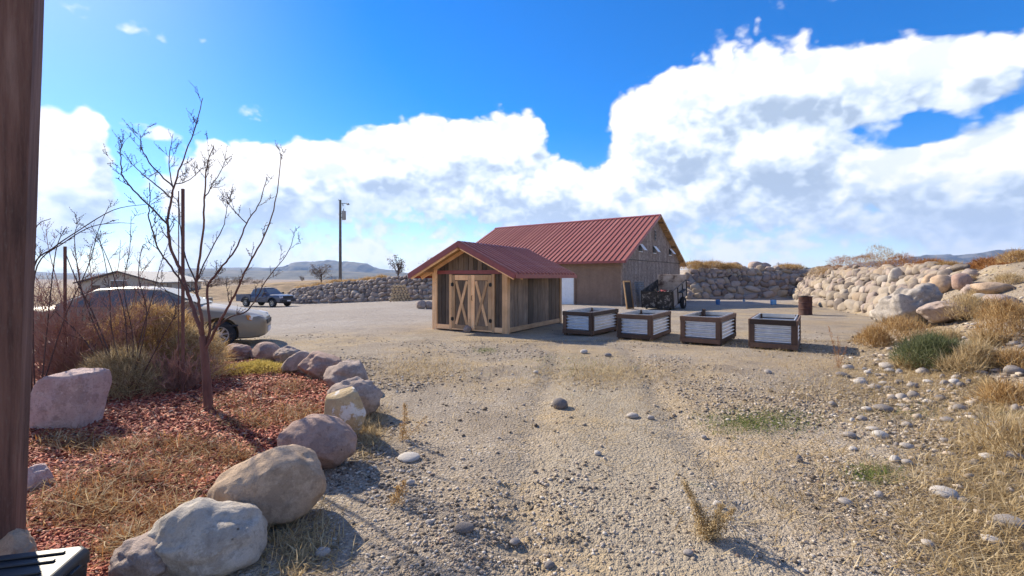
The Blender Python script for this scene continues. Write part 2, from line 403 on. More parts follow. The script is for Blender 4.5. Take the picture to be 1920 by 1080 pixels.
def axis(fine):
    out = []
    for (a, b, s) in fine: out += list(np.arange(a, b - 1e-6, s))
    out.append(fine[-1][1]); s = fine[-1][2]; x = out[-1]
    while x < 9000: s *= 1.22; x += s; out.append(x)
    s = fine[0][2]; x = out[0]; left = []
    while x > -9000: s *= 1.22; x -= s; left.append(x)
    return np.array(left[::-1] + out)
xs = axis([(-30, -9, .30), (-9, 12, .10), (12, 30, .2)]); ys = axis([(-2, 1.5, .4), (1.5, 14, .09), (14, 30, .2), (30, 60, .3)])
X, Y = np.meshgrid(xs, ys); Z = ground(X, Y); nx = len(xs); ny = len(ys)
V = np.stack([X.ravel(), Y.ravel(), Z.ravel()], 1)
ii = (np.arange(ny - 1)[:, None] * nx + np.arange(nx - 1)[None, :]).ravel()
Fq = np.stack([ii, ii + 1, ii + nx + 1, ii + nx], 1)
tag(link('ground', npmesh('ground', V, Fq, M_GROUND, True)), kind='structure')
# ------------------------------------------------------------------ hills far off
def ridge(name, D, pts, base, m, depth):
    # a range with its own front slope and back slope, along the given skyline (px, py at distance D)
    mb_v = []; k = len(pts); xs_ = []
    rows = 9
    fine_pts = []
    for i in range(k - 1):
        for q in range(14):
            f = q / 14; fine_pts.append((pts[i][0] * (1 - f) + pts[i + 1][0] * f, pts[i][1] * (1 - f) + pts[i + 1][1] * f))
    fine_pts.append(pts[-1]); k = len(fine_pts)
    for (px, py) in fine_pts:
        x = (px - 960) / FPX * D; ztop = CAMZ + (HZ - py) / FPX * D
        for j in range(rows):
            f = j / (rows - 1); a = f * 2 - 1
            zz = base + (ztop - base) * (1 - abs(a)) ** .8
            n = mnoise.fractal(Vector((x * .0022, a * 3 + D * .001, D * .01)), .9, 2, 6) * (ztop - base) * .16
            jig = mnoise.fractal(Vector((x * .004, a * 2., 3.3)), .8, 2, 4) * depth * .22
            mb_v.append((x, D + a * depth + jig, zz + (n if j not in (0, rows - 1) else 0)))
    f = [(i * rows + j, i * rows + j + 1, (i + 1) * rows + j + 1, (i + 1) * rows + j) for i in range(k - 1) for j in range(rows - 1)]
    mb = MB().add(mb_v, f); return tag(mb.build(name, m, None, 60), kind='structure')
def hill_mat(name, c1, c2, c3, s):
    t = NT(name); p = t.pos(); n = t.noise(p, s, 8, .65); t.col(t.ramp(n, [(.3, c1), (.5, c2), (.68, c3)])); return t.fin(.95, 0, .1)
M_HILL = hill_mat('sage_hill', (.05, .055, .04), (.12, .11, .075), (.20, .17, .12), .01)
M_MESA = hill_mat('mesa', (.035, .045, .04), (.08, .08, .06), (.30, .28, .25), .006)
ridge('mountains', 5200, [(-900, 512), (-300, 506), (60, 510), (200, 513), (330, 508), (420, 500), (500, 503), (535, 497), (575, 491), (600, 488.5), (630, 489), (650, 492), (690, 495), (712, 504), (760, 510), (830, 514), (950, 516)], -30, M_HILL, 900)
ridge('foothills', 3300, [(-900, 520), (-200, 515), (100, 516), (300, 511), (420, 506), (520, 510), (600, 507), (700, 511), (800, 514), (930, 517), (1100, 516), (1300, 513), (1500, 514), (1700, 517)], -22, M_HILL, 500)
ridge('mesa', 4600, [(1300, 512), (1450, 508), (1560, 502), (1640, 489), (1720, 482), (1790, 477), (1850, 474), (1920, 470), (2100, 468), (2600, 470), (3300, 480)], -30, M_MESA, 900)
# ------------------------------------------------------------------ building materials
M_PINE = wood('fresh_pine', (.68, .37, .17), (.90, .59, .33), knots=True, grain=26)
M_PINEX = wood('fresh_pine_lengthwise', (.68, .37, .17), (.90, .59, .33), knots=True, grain=26, along='y')
M_BARN = wood('weathered_board', (.13, .085, .055), (.33, .235, .16), grain=38)
M_BARND = wood('dark_weathered_board', (.105, .072, .05), (.22, .155, .108), grain=38)
M_OLDRAIL = wood('brown_stained_rail', (.085, .045, .028), (.15, .085, .055), grain=34, along='y')
M_OLDPOST = wood('brown_stained_post', (.085, .045, .028), (.15, .085, .055), grain=34)
def roof_mat():
    t = NT('red_roof_metal'); v = t.coord(); n = t.noise(v, 1.2, 5); g = t.noise(v, 14, 4, .6, (.15, 1, 1)); r = t.rand()
    f = t.math('ADD', t.math('MULTIPLY', n, .6), t.math('MULTIPLY', r, .4))
    c = t.ramp(f, [(.2, (.29, .085, .055)), (.55, (.35, .115, .075)), (.85, (.41, .16, .11))])
    c = t.mix(t.mr(g, .5, .75, 0, .25), c, (.36, .22, .20)); t.col(c); return t.fin(.42, .0, .45)
M_ROOF = roof_mat()
M_TRIM = flat('red_trim_metal', (.27, .06, .055), .4, 0, .12)
def stucco(name, lo, hi, streak, amt):
    t = NT(name); v = t.coord(); n = t.noise(v, 1.1, 6, .65); f = t.noise(v, 55, 3, .7); s = t.noise(v, 2.6, 5, .6, (1, 1, .18))
    blot = t.noise(v, 5., 7, .75)
    c = t.ramp(n, [(.3, lo), (.7, hi)]); c = t.mix(t.math('MULTIPLY', t.mr(s, .45, .7), amt), c, streak)
    c = t.mix(t.math('MULTIPLY', t.mr(blot, .45, .62), amt * .8), c, tuple(x * .5 for x in lo))
    c = t.mix(t.mr(f, .3, .7, 0, .3), c, tuple(x * .6 for x in lo)); t.col(c); t.bump(f, .5, .012); return t.fin(.95, 0, .2)
M_STUCCO = stucco('brown_stucco', (.235, .16, .118), (.285, .197, .148), (.18, .125, .092), .3)
M_GABLE = stucco('worn_gable_stucco', (.27, .20, .158), (.38, .30, .245), (.54, .45, .38), .9)
M_WHITE = flat('white_paint', (.78, .79, .80), .5, 0, .05)
M_DARK = flat('black_iron', (.02, .02, .02), .5, .4)
M_FRAMEW = wood('frame_wood', (.34, .19, .075), (.50, .31, .14), knots=True, grain=26)
def galv():
    t = NT('galvanised_sheet'); v = t.coord(); n = t.noise(v, 7, 5); t.col(t.ramp(n, [(.3, (.55, .57, .60)), (.7, (.72, .73, .75))]))
    d = t.noise(v, 3, 5, .6, (1, 1, .4)); t.setin(t.b.inputs['Roughness'], t.mr(d, .3, .7, .30, .42)); t.b.inputs['Metallic'].default_value = .85; return t.m
M_GALV = galv()
M_GALVOLD = flat('dull_old_sheet', (.20, .20, .205), .6, .5, .3, 4)
def axes_empty(name, label, cat, loc, ex, group=None):
    o = thing(name, label, cat, loc, math.atan2(ex[1], ex[0]), group); return o
# ------------------------------------------------------------------ barn: local x along gable (d2), local y along the length (d1)
def barn():
    d2 = Vector((.5924, .8056)); C = Vector((7.52, 31.0)); base = gz(7.52, 31.0) - .02
    b = axes_empty('barn', 'large brown stucco barn with long red metal roof', 'barn', (C.x, C.y, base), d2)
    Wd = 13.3; Ln = 15.9; zw = 2.87 - base; zr = 6.42 - base; sl = (zr - zw) / (Wd / 2)
    MB().box(0, Wd, 0.12, Ln, -.6, zw - .02).build('wall', M_STUCCO, b)
    g = MB().poly([(0, 0, -.6), (Wd, 0, -.6), (Wd, 0, zw - .06), (0, 0, zw - .06)], .12, (0, 1, 0)).build('gable_wall', M_GABLE, b)
    tag(g, 'worn gable wall with pale streaked stucco')
    MB().poly([(-.02, -.015, zw - .03), (Wd + .02, -.015, zw - .03), (Wd / 2, -.015, zr - .06)], .13, (0, 1, 0)).build('gable_wall', M_GABLE, b)
    MB().poly([(0, Ln, zw - .03), (Wd, Ln, zw - .03), (Wd / 2, Ln, zr - .06)], .1, (0, -1, 0)).build('gable_wall', M_STUCCO, b)
    MB().box(-.02, Wd + .02, -.03, .02, zw - .075, zw - .035).build('flashing', M_DARK, b)
    # louvre vent and three hopper windows
    v = MB().box(Wd / 2 - .38, Wd / 2 - .02, -.06, .0, zr - 1.95, zr - 1.10).build('vent', flat('vent_frame', (.25, .22, .2), .7), b)
    for k in range(6):
        z = zr - 1.88 + k * .125
        MB().beam((Wd / 2 - .34, -.075, z), (Wd / 2 - .06, -.075, z), .05, .085).build('slat', M_DARK if k % 2 else M_GALVOLD, v)
    for xx in (3.0, 6.0, 10.0):
        z0 = zw + .62; w = MB().box(xx, xx + .62, -.045, .0, z0, z0 + .5).build('window', M_DARK, b)
        MB().poly([(xx + .02, -.06, z0 + .52), (xx + .60, -.06, z0 + .52), (xx + .60, -.42, z0 + .06), (xx + .02, -.42, z0 + .06)], .03, (0, -.6, .6)).build('sash', M_WHITE, w)
        MB().beam((xx - .03, -.05, z0 - .03), (xx + .65, -.05, z0 - .03), .06, .06).build('sill', M_WHITE, w)
    # roof: deck then one object for each metal panel
    ov = .55; rk = .42; roof = None
    def rp(s, along, lift=0.):   # s: -1 left slope.. measured from ridge down, side
        side, q = s; x = Wd / 2 + side * q; return Vector((x, along, zr + .10 - q * sl + lift))
    q1 = Wd / 2 + ov
    deck = MB()
    for side in (-1, 1):
        a = [rp((side, 0), -rk, -.06), rp((side, q1), -rk, -.06), rp((side, q1), Ln + rk, -.06), rp((side, 0), Ln + rk, -.06)]
        deck.poly(a, .05, (0, 0, -1))
    roof = deck.build('roof', wood('roof_deck_board', (.42, .24, .10), (.62, .39, .18), grain=20, along='y'), b)
    n = 41; step = (Ln + 2 * rk) / n
    for side in (-1, 1):
        p = MB(); nrm = Vector((side * sl, 0, 1)).normalized()
        a = [Vector((0, 0, 0)), Vector((side * q1, 0, -q1 * sl)), Vector((side * q1, step - .012, -q1 * sl)), Vector((0, step - .012, 0))]
        p.poly(a, .03, nrm)
        p.poly([v + nrm * .03 for v in (Vector((0, 0, 0)), Vector((side * q1, 0, -q1 * sl)), Vector((side * q1, .05, -q1 * sl)), Vector((0, .05, 0)))], .055, nrm)
        me = p.mesh('roof_panel', M_ROOF)
        for i in range(n):
            o = link('roof_panel', me, roof); o.location = (Wd / 2, -rk + i * step, zr + .10 - .05)
    MB().poly([(Wd / 2 - .16, -rk - .02, zr + .05), (Wd / 2, -rk - .02, zr + .16), (Wd / 2 + .16, -rk - .02, zr + .05)], Ln + 2 * rk + .04, (0, 1, 0)).build('ridge_cap', M_TRIM, roof)
    for side in (-1, 1):
        MB().beam(rp((side, q1 + .012), -rk, -.06), rp((side, q1 + .012), Ln + rk, -.06), .03, .16).build('fascia', M_TRIM, roof)
        MB().beam(rp((side, 0), -rk - .025, -.07), rp((side, q1), -rk - .025, -.07), .04, .16).build('rake_trim', M_TRIM if side < 0 else M_FRAMEW, roof)
        for k in range(6):
            q = q1 * (k + .6) / 6.4
            MB().beam(rp((side, q), -rk, -.2), rp((side, q), 0.0, -.2), .09, .14).build('lookout', M_FRAMEW, roof)
    # white panelled garage door in the long wall (wall face x = 0, facing -x)
    y0, y1 = 3.69, 6.2; dz = 2.06; D = MB().box(-.05, .0, y0, y1, -.05, dz).build('garage_door', M_WHITE, b)
    for r_ in range(4):
        for c_ in range(4):
            yy = y0 + .09 + c_ * (y1 - y0 - .1) / 4; zz = .07 + r_ * dz / 4
            MB().box(-.072, -.048, yy, yy + (y1 - y0) / 4 - .12, zz, zz + dz / 4 - .13).build('door_panel', M_WHITE, D, None, .012)
    MB().box(-.10, .0, y0 - .14, y0 - .002, -.05, dz + .16).build('door_frame', M_STUCCO, b)
    MB().box(-.09, .0, y0 - .14, y1 + .14, dz + .002, dz + .15).build('door_frame', M_FRAMEW, b)
barn()
# ------------------------------------------------------------------ shed
def shed():
    C = G(951, 626); e1 = Vector((-.864, .503)); k = C.y / 14.0
    s = axes_empty('garden_shed', 'small wooden shed with red metal roof and double X-braced doors', 'shed', C, (-e1[0], -e1[1]))
    # local x runs from the left post (x=-W) to the right near corner (x=0); local y runs back along the side
    W = 2.93 * k; Ld = 4.05 * k; zc = C.z
    ze = 1.69 - zc; zr = 2.67 - zc + .0; ov = .6 * k; fo = .55 * k; bo = .06
    sl = (zr - ze) / (W / 2 + ov); wt = ze + ov * sl - .10    # wall top at the posts
    # sills
    for a, b_ in (((-W, .05, .09), (0, .05, .09)), ((-W, Ld - .05, .09), (0, Ld - .05, .09))): MB().beam(a, b_, .12, .15).build('sill', M_PINEX, s, None, .008)
    for x in (-W + .05, -.05): MB().beam((x, .10, .09), (x, Ld - .10, .09), .11, .15).build('sill', M_PINEX, s, None, .008)
    for (x, y) in ((-W + .07, .06), (-.075, .06), (-W + .07, Ld - .06), (-.075, Ld - .06)):
        MB().box(x - .095, x + .095, y - .085, y + .085, -.03, wt - .03).build('corner_post', M_PINE, s, None, .01)
    # dark core behind the boards
    MB().box(-W + .12, -.12, .10, Ld - .1, .05, wt - .12).build('inner_wall', M_DARK, s)
    # side boards
    def boards(parent, p0, p1, z0, z1f, n, out, ws=None, m=M_BARN):
        p0 = Vector(p0); p1 = Vector(p1); t = 0; random.seed(n * 3 + 1)
        ws = [random.uniform(.75, 1.25) for _ in range(n)]; tot = sum(ws); d = p1 - p0
        for w in ws:
            a = p0 + d * (t / tot); b_ = p0 + d * ((t + w) / tot); t += w
            g = d.normalized() * .009; jit = random.uniform(0, .012); o = Vector(out)
            z1a = z1f(a); z1b = z1f(b_)
            pts = [a + g + o * jit + Vector((0, 0, z0)), b_ - g + o * jit + Vector((0, 0, z0)), b_ - g + o * jit + Vector((0, 0, z1b)), a + g + o * jit + Vector((0, 0, z1a))]
            MB().poly(pts, .022, out).build('plank', m, parent)
    for x, o in ((-.065, 1), (-W + .065, -1)):
        w = MB().box(x - .015, x + .015, .12, Ld - .12, .12, wt - .1).build('side_wall', M_BARND, s)
        boards(w, (x + .016 * o, .13, 0), (x + .016 * o, Ld - .13, 0), .165, lambda p: wt - .09, 12, (o, 0, 0))
    fw = MB().box(-W + .12, -.12, .055, .085, .12, wt - .12).build('front_wall', M_BARND, s)
    zb = wt - .02 - .165   # red header band
    dl, dr = -W + .80 * k, -.56 * k    # door opening
    boards(fw, (-W + .165, .052, 0), (dl - .10, .052, 0), .165, lambda p: zb, 3, (0, -1, 0), m=M_BARND)
    boards(fw, (dr + .10, .052, 0), (-.17, .052, 0), .165, lambda p: zb, 2, (0, -1, 0), m=M_BARND)
    gz_ = lambda p: max(zb + .12, wt + .02 + (W / 2 - abs(p.x + W / 2)) * sl - .05)
    boards(fw, (-W + .10, .05, 0), (-.10, .05, 0), zb + .10, gz_, 14, (0, -1, 0), m=M_BARND)
    MB().box(-W + .165, -.17, .005, .05, zb + .0, zb + .115).build('header_band', M_TRIM, s)
    MB().poly([(-W + .1, Ld - .06, wt - .1), (-.1, Ld - .06, wt - .1), (-W / 2, Ld - .06, wt + W / 2 * sl - .06)], .04, (0, 1, 0)).build('rear_gable', M_BARND, s)
    MB().box(-W + .15, -.15, Ld - .08, Ld - .03, .12, wt - .1).build('rear_wall', M_BARND, s)
    # door frame and doors
    for x in (dl - .05, dr + .05): MB().box(x - .052, x + .052, -.02, .05, .0, zb - .01).build('door_frame', M_PINE, s, None, .006)
    mid = (dl + dr) / 2; zt = zb - .035
    for a, b_, sg in ((dl + .008, mid - .006, -1), (mid + .006, dr - .008, 1)):
        d = MB().box(a, b_, .012, .04, .06, zt).build('door', M_BARN, s)
        def bd(p, q, w): MB().beam(p, q, w, .03, (0, -1, 0)).build('door_brace', M_PINE, d, None, .004)
        fwid = .125 * k
        bd((a + fwid / 2, -.004, .06), (a + fwid / 2, -.004, zt), fwid); bd((b_ - fwid / 2, -.004, .06), (b_ - fwid / 2, -.004, zt), fwid)
        bd((a + fwid + .003, -.005, zt - fwid / 2 - .02), (b_ - fwid - .003, -.005, zt - fwid / 2 - .02), fwid + .04); bd((a + fwid + .003, -.005, .06 + fwid / 2), (b_ - fwid - .003, -.005, .06 + fwid / 2), fwid)
        i0, i1 = a + fwid + .04, b_ - fwid - .04; j0, j1 = .06 + fwid + .012, zt - fwid - .07
        bd((i0, .0, j0), (i1, .0, j1), .095 * k); bd((i1, .004, j0), (i0, .004, j1), .095 * k)
        hx = a + .03 if sg < 0 else b_ - .03
        for hz in (.32 * zt, .86 * zt) if False else (.17 * zt + .06, .83 * zt):
            MB().box(hx - .06, hx + .05, -.028, -.02, hz - .05, hz + .05).box(hx - .015, hx + .015, -.036, -.02, hz - .065, hz + .065).build('hinge', M_DARK, d)
    MB().tube([(mid + .05, -.03, zt * .55), (mid + .05, -.07, zt * .55 + .02), (mid + .05, -.07, zt * .55 + .13), (mid + .05, -.03, zt * .55 + .15)], .01, 6).build('door_handle', M_DARK, s)
    # roof
    q1 = W / 2 + ov
    def rp(side, q, y, lift=0.): return Vector((-W / 2 + side * q, y, zr - q * sl + lift))
    deck = MB()
    for side in (-1, 1):
        deck.poly([rp(side, 0, -fo + .02, -.055), rp(side, q1 - .02, -fo + .02, -.055), rp(side, q1 - .02, Ld + bo - .02, -.055), rp(side, 0, Ld + bo - .02, -.055)], .02, (0, 0, -1))
    roof = deck.build('roof', wood('osb_deck', (.50, .29, .11), (.66, .42, .19), grain=14, along='y'), s)
    n = 18; step = (Ld + fo + bo) / n
    for side in (-1, 1):
        nrm = Vector((side * sl, 0, 1)).normalized(); p = MB(); E = Vector((side * q1, 0, -q1 * sl))
        Y_ = Vector((0, 1, 0))
        p.poly([Vector(), E, E + Y_ * (step - .004), Y_ * (step - .004)], .015, nrm)
        b0 = nrm * .015
        p.add([b0, b0 + E, b0 + E + Y_ * .085, b0 + Y_ * .085, b0 + nrm * .062 + Y_ * .02, b0 + E + nrm * .062 + Y_ * .02, b0 + E + nrm * .062 + Y_ * .062, b0 + nrm * .062 + Y_ * .062],
              [(0, 1, 5, 4), (4, 5, 6, 7), (7, 6, 2, 3), (0, 4, 7, 3), (1, 2, 6, 5)])
        me = p.mesh('roof_panel', M_ROOF)
        for i in range(n):
            o = link('roof_panel', me, roof); o.location = (-W / 2, -fo + i * step, zr - .035)
        MB().beam(rp(side, 0, -fo - .012, -.075), rp(side, q1, -fo - .012, -.075), .028, .155).build('rake_trim', M_TRIM, roof)
        MB().beam(rp(side, q1 + .012, -fo, -.07), rp(side, q1 + .012, Ld + bo, -.07), .028, .12).build('fascia', M_TRIM, roof)
        # rafters under the overhang
        for y in (-fo + .05, .02): MB().beam(rp(side, .06, y, -.15), rp(side, q1 - .06, y, -.15), .05, .11).build('rafter', M_PINEX, roof)
        MB().beam(rp(side, W / 2 + .0, -fo + .09, -.18), rp(side, W / 2 + .0, .0, -.18), .09, .10).build('outrigger', M_PINEX, roof)
    MB().poly([(-W / 2 - .13, -fo - .02, zr + .0 - .13 * sl), (-W / 2, -fo - .02, zr + .035), (-W / 2 + .13, -fo - .02, zr - .13 * sl)], Ld + fo + bo + .04, (0, 1, 0)).build('ridge_cap', M_TRIM, roof)
    for y in (-fo, Ld + bo): MB().box(-W / 2 - .03, -W / 2 + .03, y - .012, y + .012, zr - .09, zr - .0).build('ridge_end', M_TRIM, roof)
    return s, C
SHED, SHC = shed()
# stone holding the shed door
# ------------------------------------------------------------------ raised planters
def corr(mb, p0, p1, z0, z1, n, amp, out):
    p0 = Vector(p0); p1 = Vector(p1); o = Vector(out); rows = n * 6
    vs = []
    for i in range(rows + 1):
        z = z0 + (z1 - z0) * i / rows; a = amp * math.sin(2 * math.pi * n * i / rows)
        vs += [p0 + o * a + Vector((0, 0, z)), p1 + o * a + Vector((0, 0, z))]
    mb.add(vs, [(2 * i, 2 * i + 1, 2 * i + 3, 2 * i + 2) for i in range(rows)])
M_SOIL = flat('dry_planter_soil', (.16, .12, .085), .95, 0, .4, 20, .6)
def planter(label):
    W, L_, H = .90, 1.85, .67
    t = thing('raised_planter', label, 'planter', group='raised planters in a row beside the shed')
    pw = .085
    for x in (0, 1):
        for y in (0, 1):
            xx = -W + pw / 2 if x == 0 else -pw / 2; yy = pw / 2 if y == 0 else L_ - pw / 2
            MB().box(xx - pw / 2, xx + pw / 2, yy - pw / 2, yy + pw / 2, -.04, H - .012).build('corner_post', M_OLDPOST, t, None, .005)
    rh = .11
    for z, nm in ((H - rh / 2 - .015, 'top_rail'), (.02 + rh / 2, 'bottom_rail')):
        MB().beam((-W - .0, -.016, z), (0, -.016, z), rh * 0 + .03, rh).build(nm, M_OLDRAIL, t, None, .004)
        MB().beam((-W, L_ + .016, z), (0, L_ + .016, z), .03, rh).build(nm, M_OLDRAIL, t, None, .004)
        MB().beam((.016, -.03, z), (.016, L_ + .03, z), .03, rh).build(nm, M_OLDRAIL, t, None, .004)
        MB().beam((-W - .016, -.03, z), (-W - .016, L_ + .03, z), .03, rh).build(nm, M_OLDRAIL, t, None, .004)
    for x in (-W + pw / 2, -pw / 2):   # side stiles on the front and rear
        for y in (-.017, L_ + .017): MB().box(x - .052, x + .052, y - .013, y + .013, .135, H - rh - .017).build('stile', M_OLDPOST, t, None, .004)
    for y in (.05, L_ - .05):
        for x in (.017, -W - .017): MB().box(x - .012, x + .012, y - .05, y + .05, .135, H - rh - .017).build('stile', M_OLDPOST, t, None, .004)
    for (a, b, o) in (((-W + .09, .02, 0), (-.09, .02, 0), (0, 1, 0)), ((-W + .09, L_ - .02, 0), (-.09, L_ - .02, 0), (0, 1, 0)),
                      ((-.022, .09, 0), (-.022, L_ - .09, 0), (1, 0, 0)), ((-W + .022, .09, 0), (-W + .022, L_ - .09, 0), (1, 0, 0))):
        m = MB(); corr(m, a, b, .10, H - .03, 6, .034, o); m.build('corrugated_panel', M_GALV, t, 180)
    # flat cap of metal edging inside the rim, soil deep inside
    for (x0, x1, y0, y1) in ((-W + .03, -.03, .03, .05), (-W + .03, -.03, L_ - .05, L_ - .03), (-.05, -.03, .05, L_ - .05), (-W + .03, -W + .05, .05, L_ - .05)):
        MB().box(x0, x1, y0, y1, H - .10, H - .004).build('rim_liner', M_GALV, t)
    m = MB(); n = 12; vs = []
    for i in range(n + 1):
        for j in range(n + 1):
            vs.append((-W + .05 + (W - .1) * i / n, .05 + (L_ - .1) * j / n, .47 + random.uniform(-.015, .02)))
    m.add(vs, [(i * (n + 1) + j, (i + 1) * (n + 1) + j, (i + 1) * (n + 1) + j + 1, i * (n + 1) + j + 1) for i in range(n) for j in range(n)]).build('soil', M_SOIL, t, 180)
    return t
p0 = planter('brown planter with corrugated metal sides, nearest the shed')
lab = ['brown planter with corrugated metal sides, nearest the shed', 'corrugated metal planter second from the shed in the row', 'corrugated metal planter third from the shed, stake inside it', 'corrugated metal planter farthest from the shed at the right end of the row']
for i, (px, py) in enumerate(((1110, 631), (1221, 640), (1350, 649), (1493, 660))):
    o = p0 if i == 0 else copy_tree(p0); q = G(px, py); o.location = q + Vector((0, 0, .02)); o['label'] = lab[i]
    o.rotation_euler = (0, 0, math.atan2(.818, .575) - math.pi / 2 + R((0, 1.5, -1, 1)[i]))
    if i == 2:
        mt = o.matrix_basis
        st = MB().box(-.78, -.70, 1.55, 1.63, .3, .74).build('stake', M_OLDPOST, o)
# ------------------------------------------------------------------ things by the barn
def leaning_frame():
    a = G(1176, 580); t = thing('screen_frame', 'narrow wooden screen frame leaning against the barn corner', 'frame', a, math.atan2(.8056, .5924) - .25)
    h = 1.72; w = .62; tilt = Matrix.Rotation(R(-9), 4, 'X')
    for (p, q) in (((0, 0, 0), (0, 0, h)), ((w, 0, 0), (w, 0, h))): MB().beam(tilt @ Vector(p), tilt @ Vector(q), .085, .05).build('stile', M_FRAMEW, t)
    for z in (.06, h - .045): MB().beam(tilt @ Vector((.045, -.002, z)), tilt @ Vector((w - .045, -.002, z)), .05, .085).build('rail', M_FRAMEW, t)
    MB().box(.04, w - .04, -.008, .008, .1, h - .08, tilt).build('screen', flat('dark_mesh_screen', (.045, .04, .038), .8), t)
leaning_frame()
def metal_sheet():
    a = G(1196, 577); t = MB(); M = Matrix.Rotation(R(-7), 4, 'X')
    vs = []; n = 60; H = 1.65; Wd = 1.7
    for i in range(n + 1):
        z = H * i / n; d = .018 * math.sin(2 * math.pi * 13 * i / n)
        vs += [M @ Vector((0, d, z)), M @ Vector((Wd, d, z))]
    t.add(vs, [(2 * i, 2 * i + 1, 2 * i + 3, 2 * i + 2) for i in range(n)])
    o = t.build('metal_sheet', M_GALVOLD, None, 180); o.location = a + Vector((.1, .55, 0)); o.rotation_euler = (0, 0, math.atan2(.8056, .5924))
    sm = o.modifiers.new('thick', 'SOLIDIFY'); sm.thickness = .004
    tag(o, 'grey corrugated metal sheet leaning on the barn behind the trailer', 'metal sheet')
metal_sheet()
M_TYRE = flat('tyre_rubber', (.022, .022, .024), .85, 0, .3, 30, .3)
M_RIM = flat('wheel_silver', (.46, .46, .45), .38, .6, .1)
def wheel(parent, x, y, z, r, w, hub=True, side=1, rimm=None, spokes=8):
    """wheel standing in the x-z plane of the parent; outer face towards y*side"""
    M = Matrix.Translation((x, y, z))
    ty = MB().lathe([(r * .60, -w / 2), (r * .90, -w / 2), (r * .98, -w * .36), (r, -w * .2), (r, w * .2), (r * .98, w * .36), (r * .90, w / 2), (r * .60, w / 2)], 32, M, 'y', False)
    wh = MB().lathe([(r * .61, -w * .25), (r * .61, w * .25)], 28, M, 'y').build('wheel', M_DARK, parent, 40)
    ty.build('tyre', M_TYRE, wh, 50)
    if hub:
        yo = side * w * .40; m = MB(); n = 40
        prof = [(r * .62, .30), (r * .60, .46), (r * .52, .44)]
        m.lathe([(p, side * w * q) for p, q in prof], 32, M, 'y', False)
        for i in range(spokes):
            a = 2 * math.pi * i / spokes + .2; b0 = .30; 
            pts = []
            for rr, da in ((.16, .30), (.55, .20), (.55, -.20), (.16, -.30)):
                dd = da if rr > .3 else da * 1.0
                pts.append(Vector((x + r * rr * math.cos(a + dd * (.55 if rr > .3 else 1.1)), y + yo - side * .005, z + r * rr * math.sin(a + dd * (.55 if rr > .3 else 1.1)))))
            m.poly(pts, .018, (0, side, 0))
        m.lathe([(r * .2, yo - side * .01), (r * .19, yo + side * .018), (r * .12, yo + side * .024)] if side > 0 else [(r * .2, yo + .01), (r * .19, yo - .018), (r * .12, yo - .024)], 16, M, 'y')
        m.build('hubcap', rimm or M_RIM, wh, 40)
    return wh
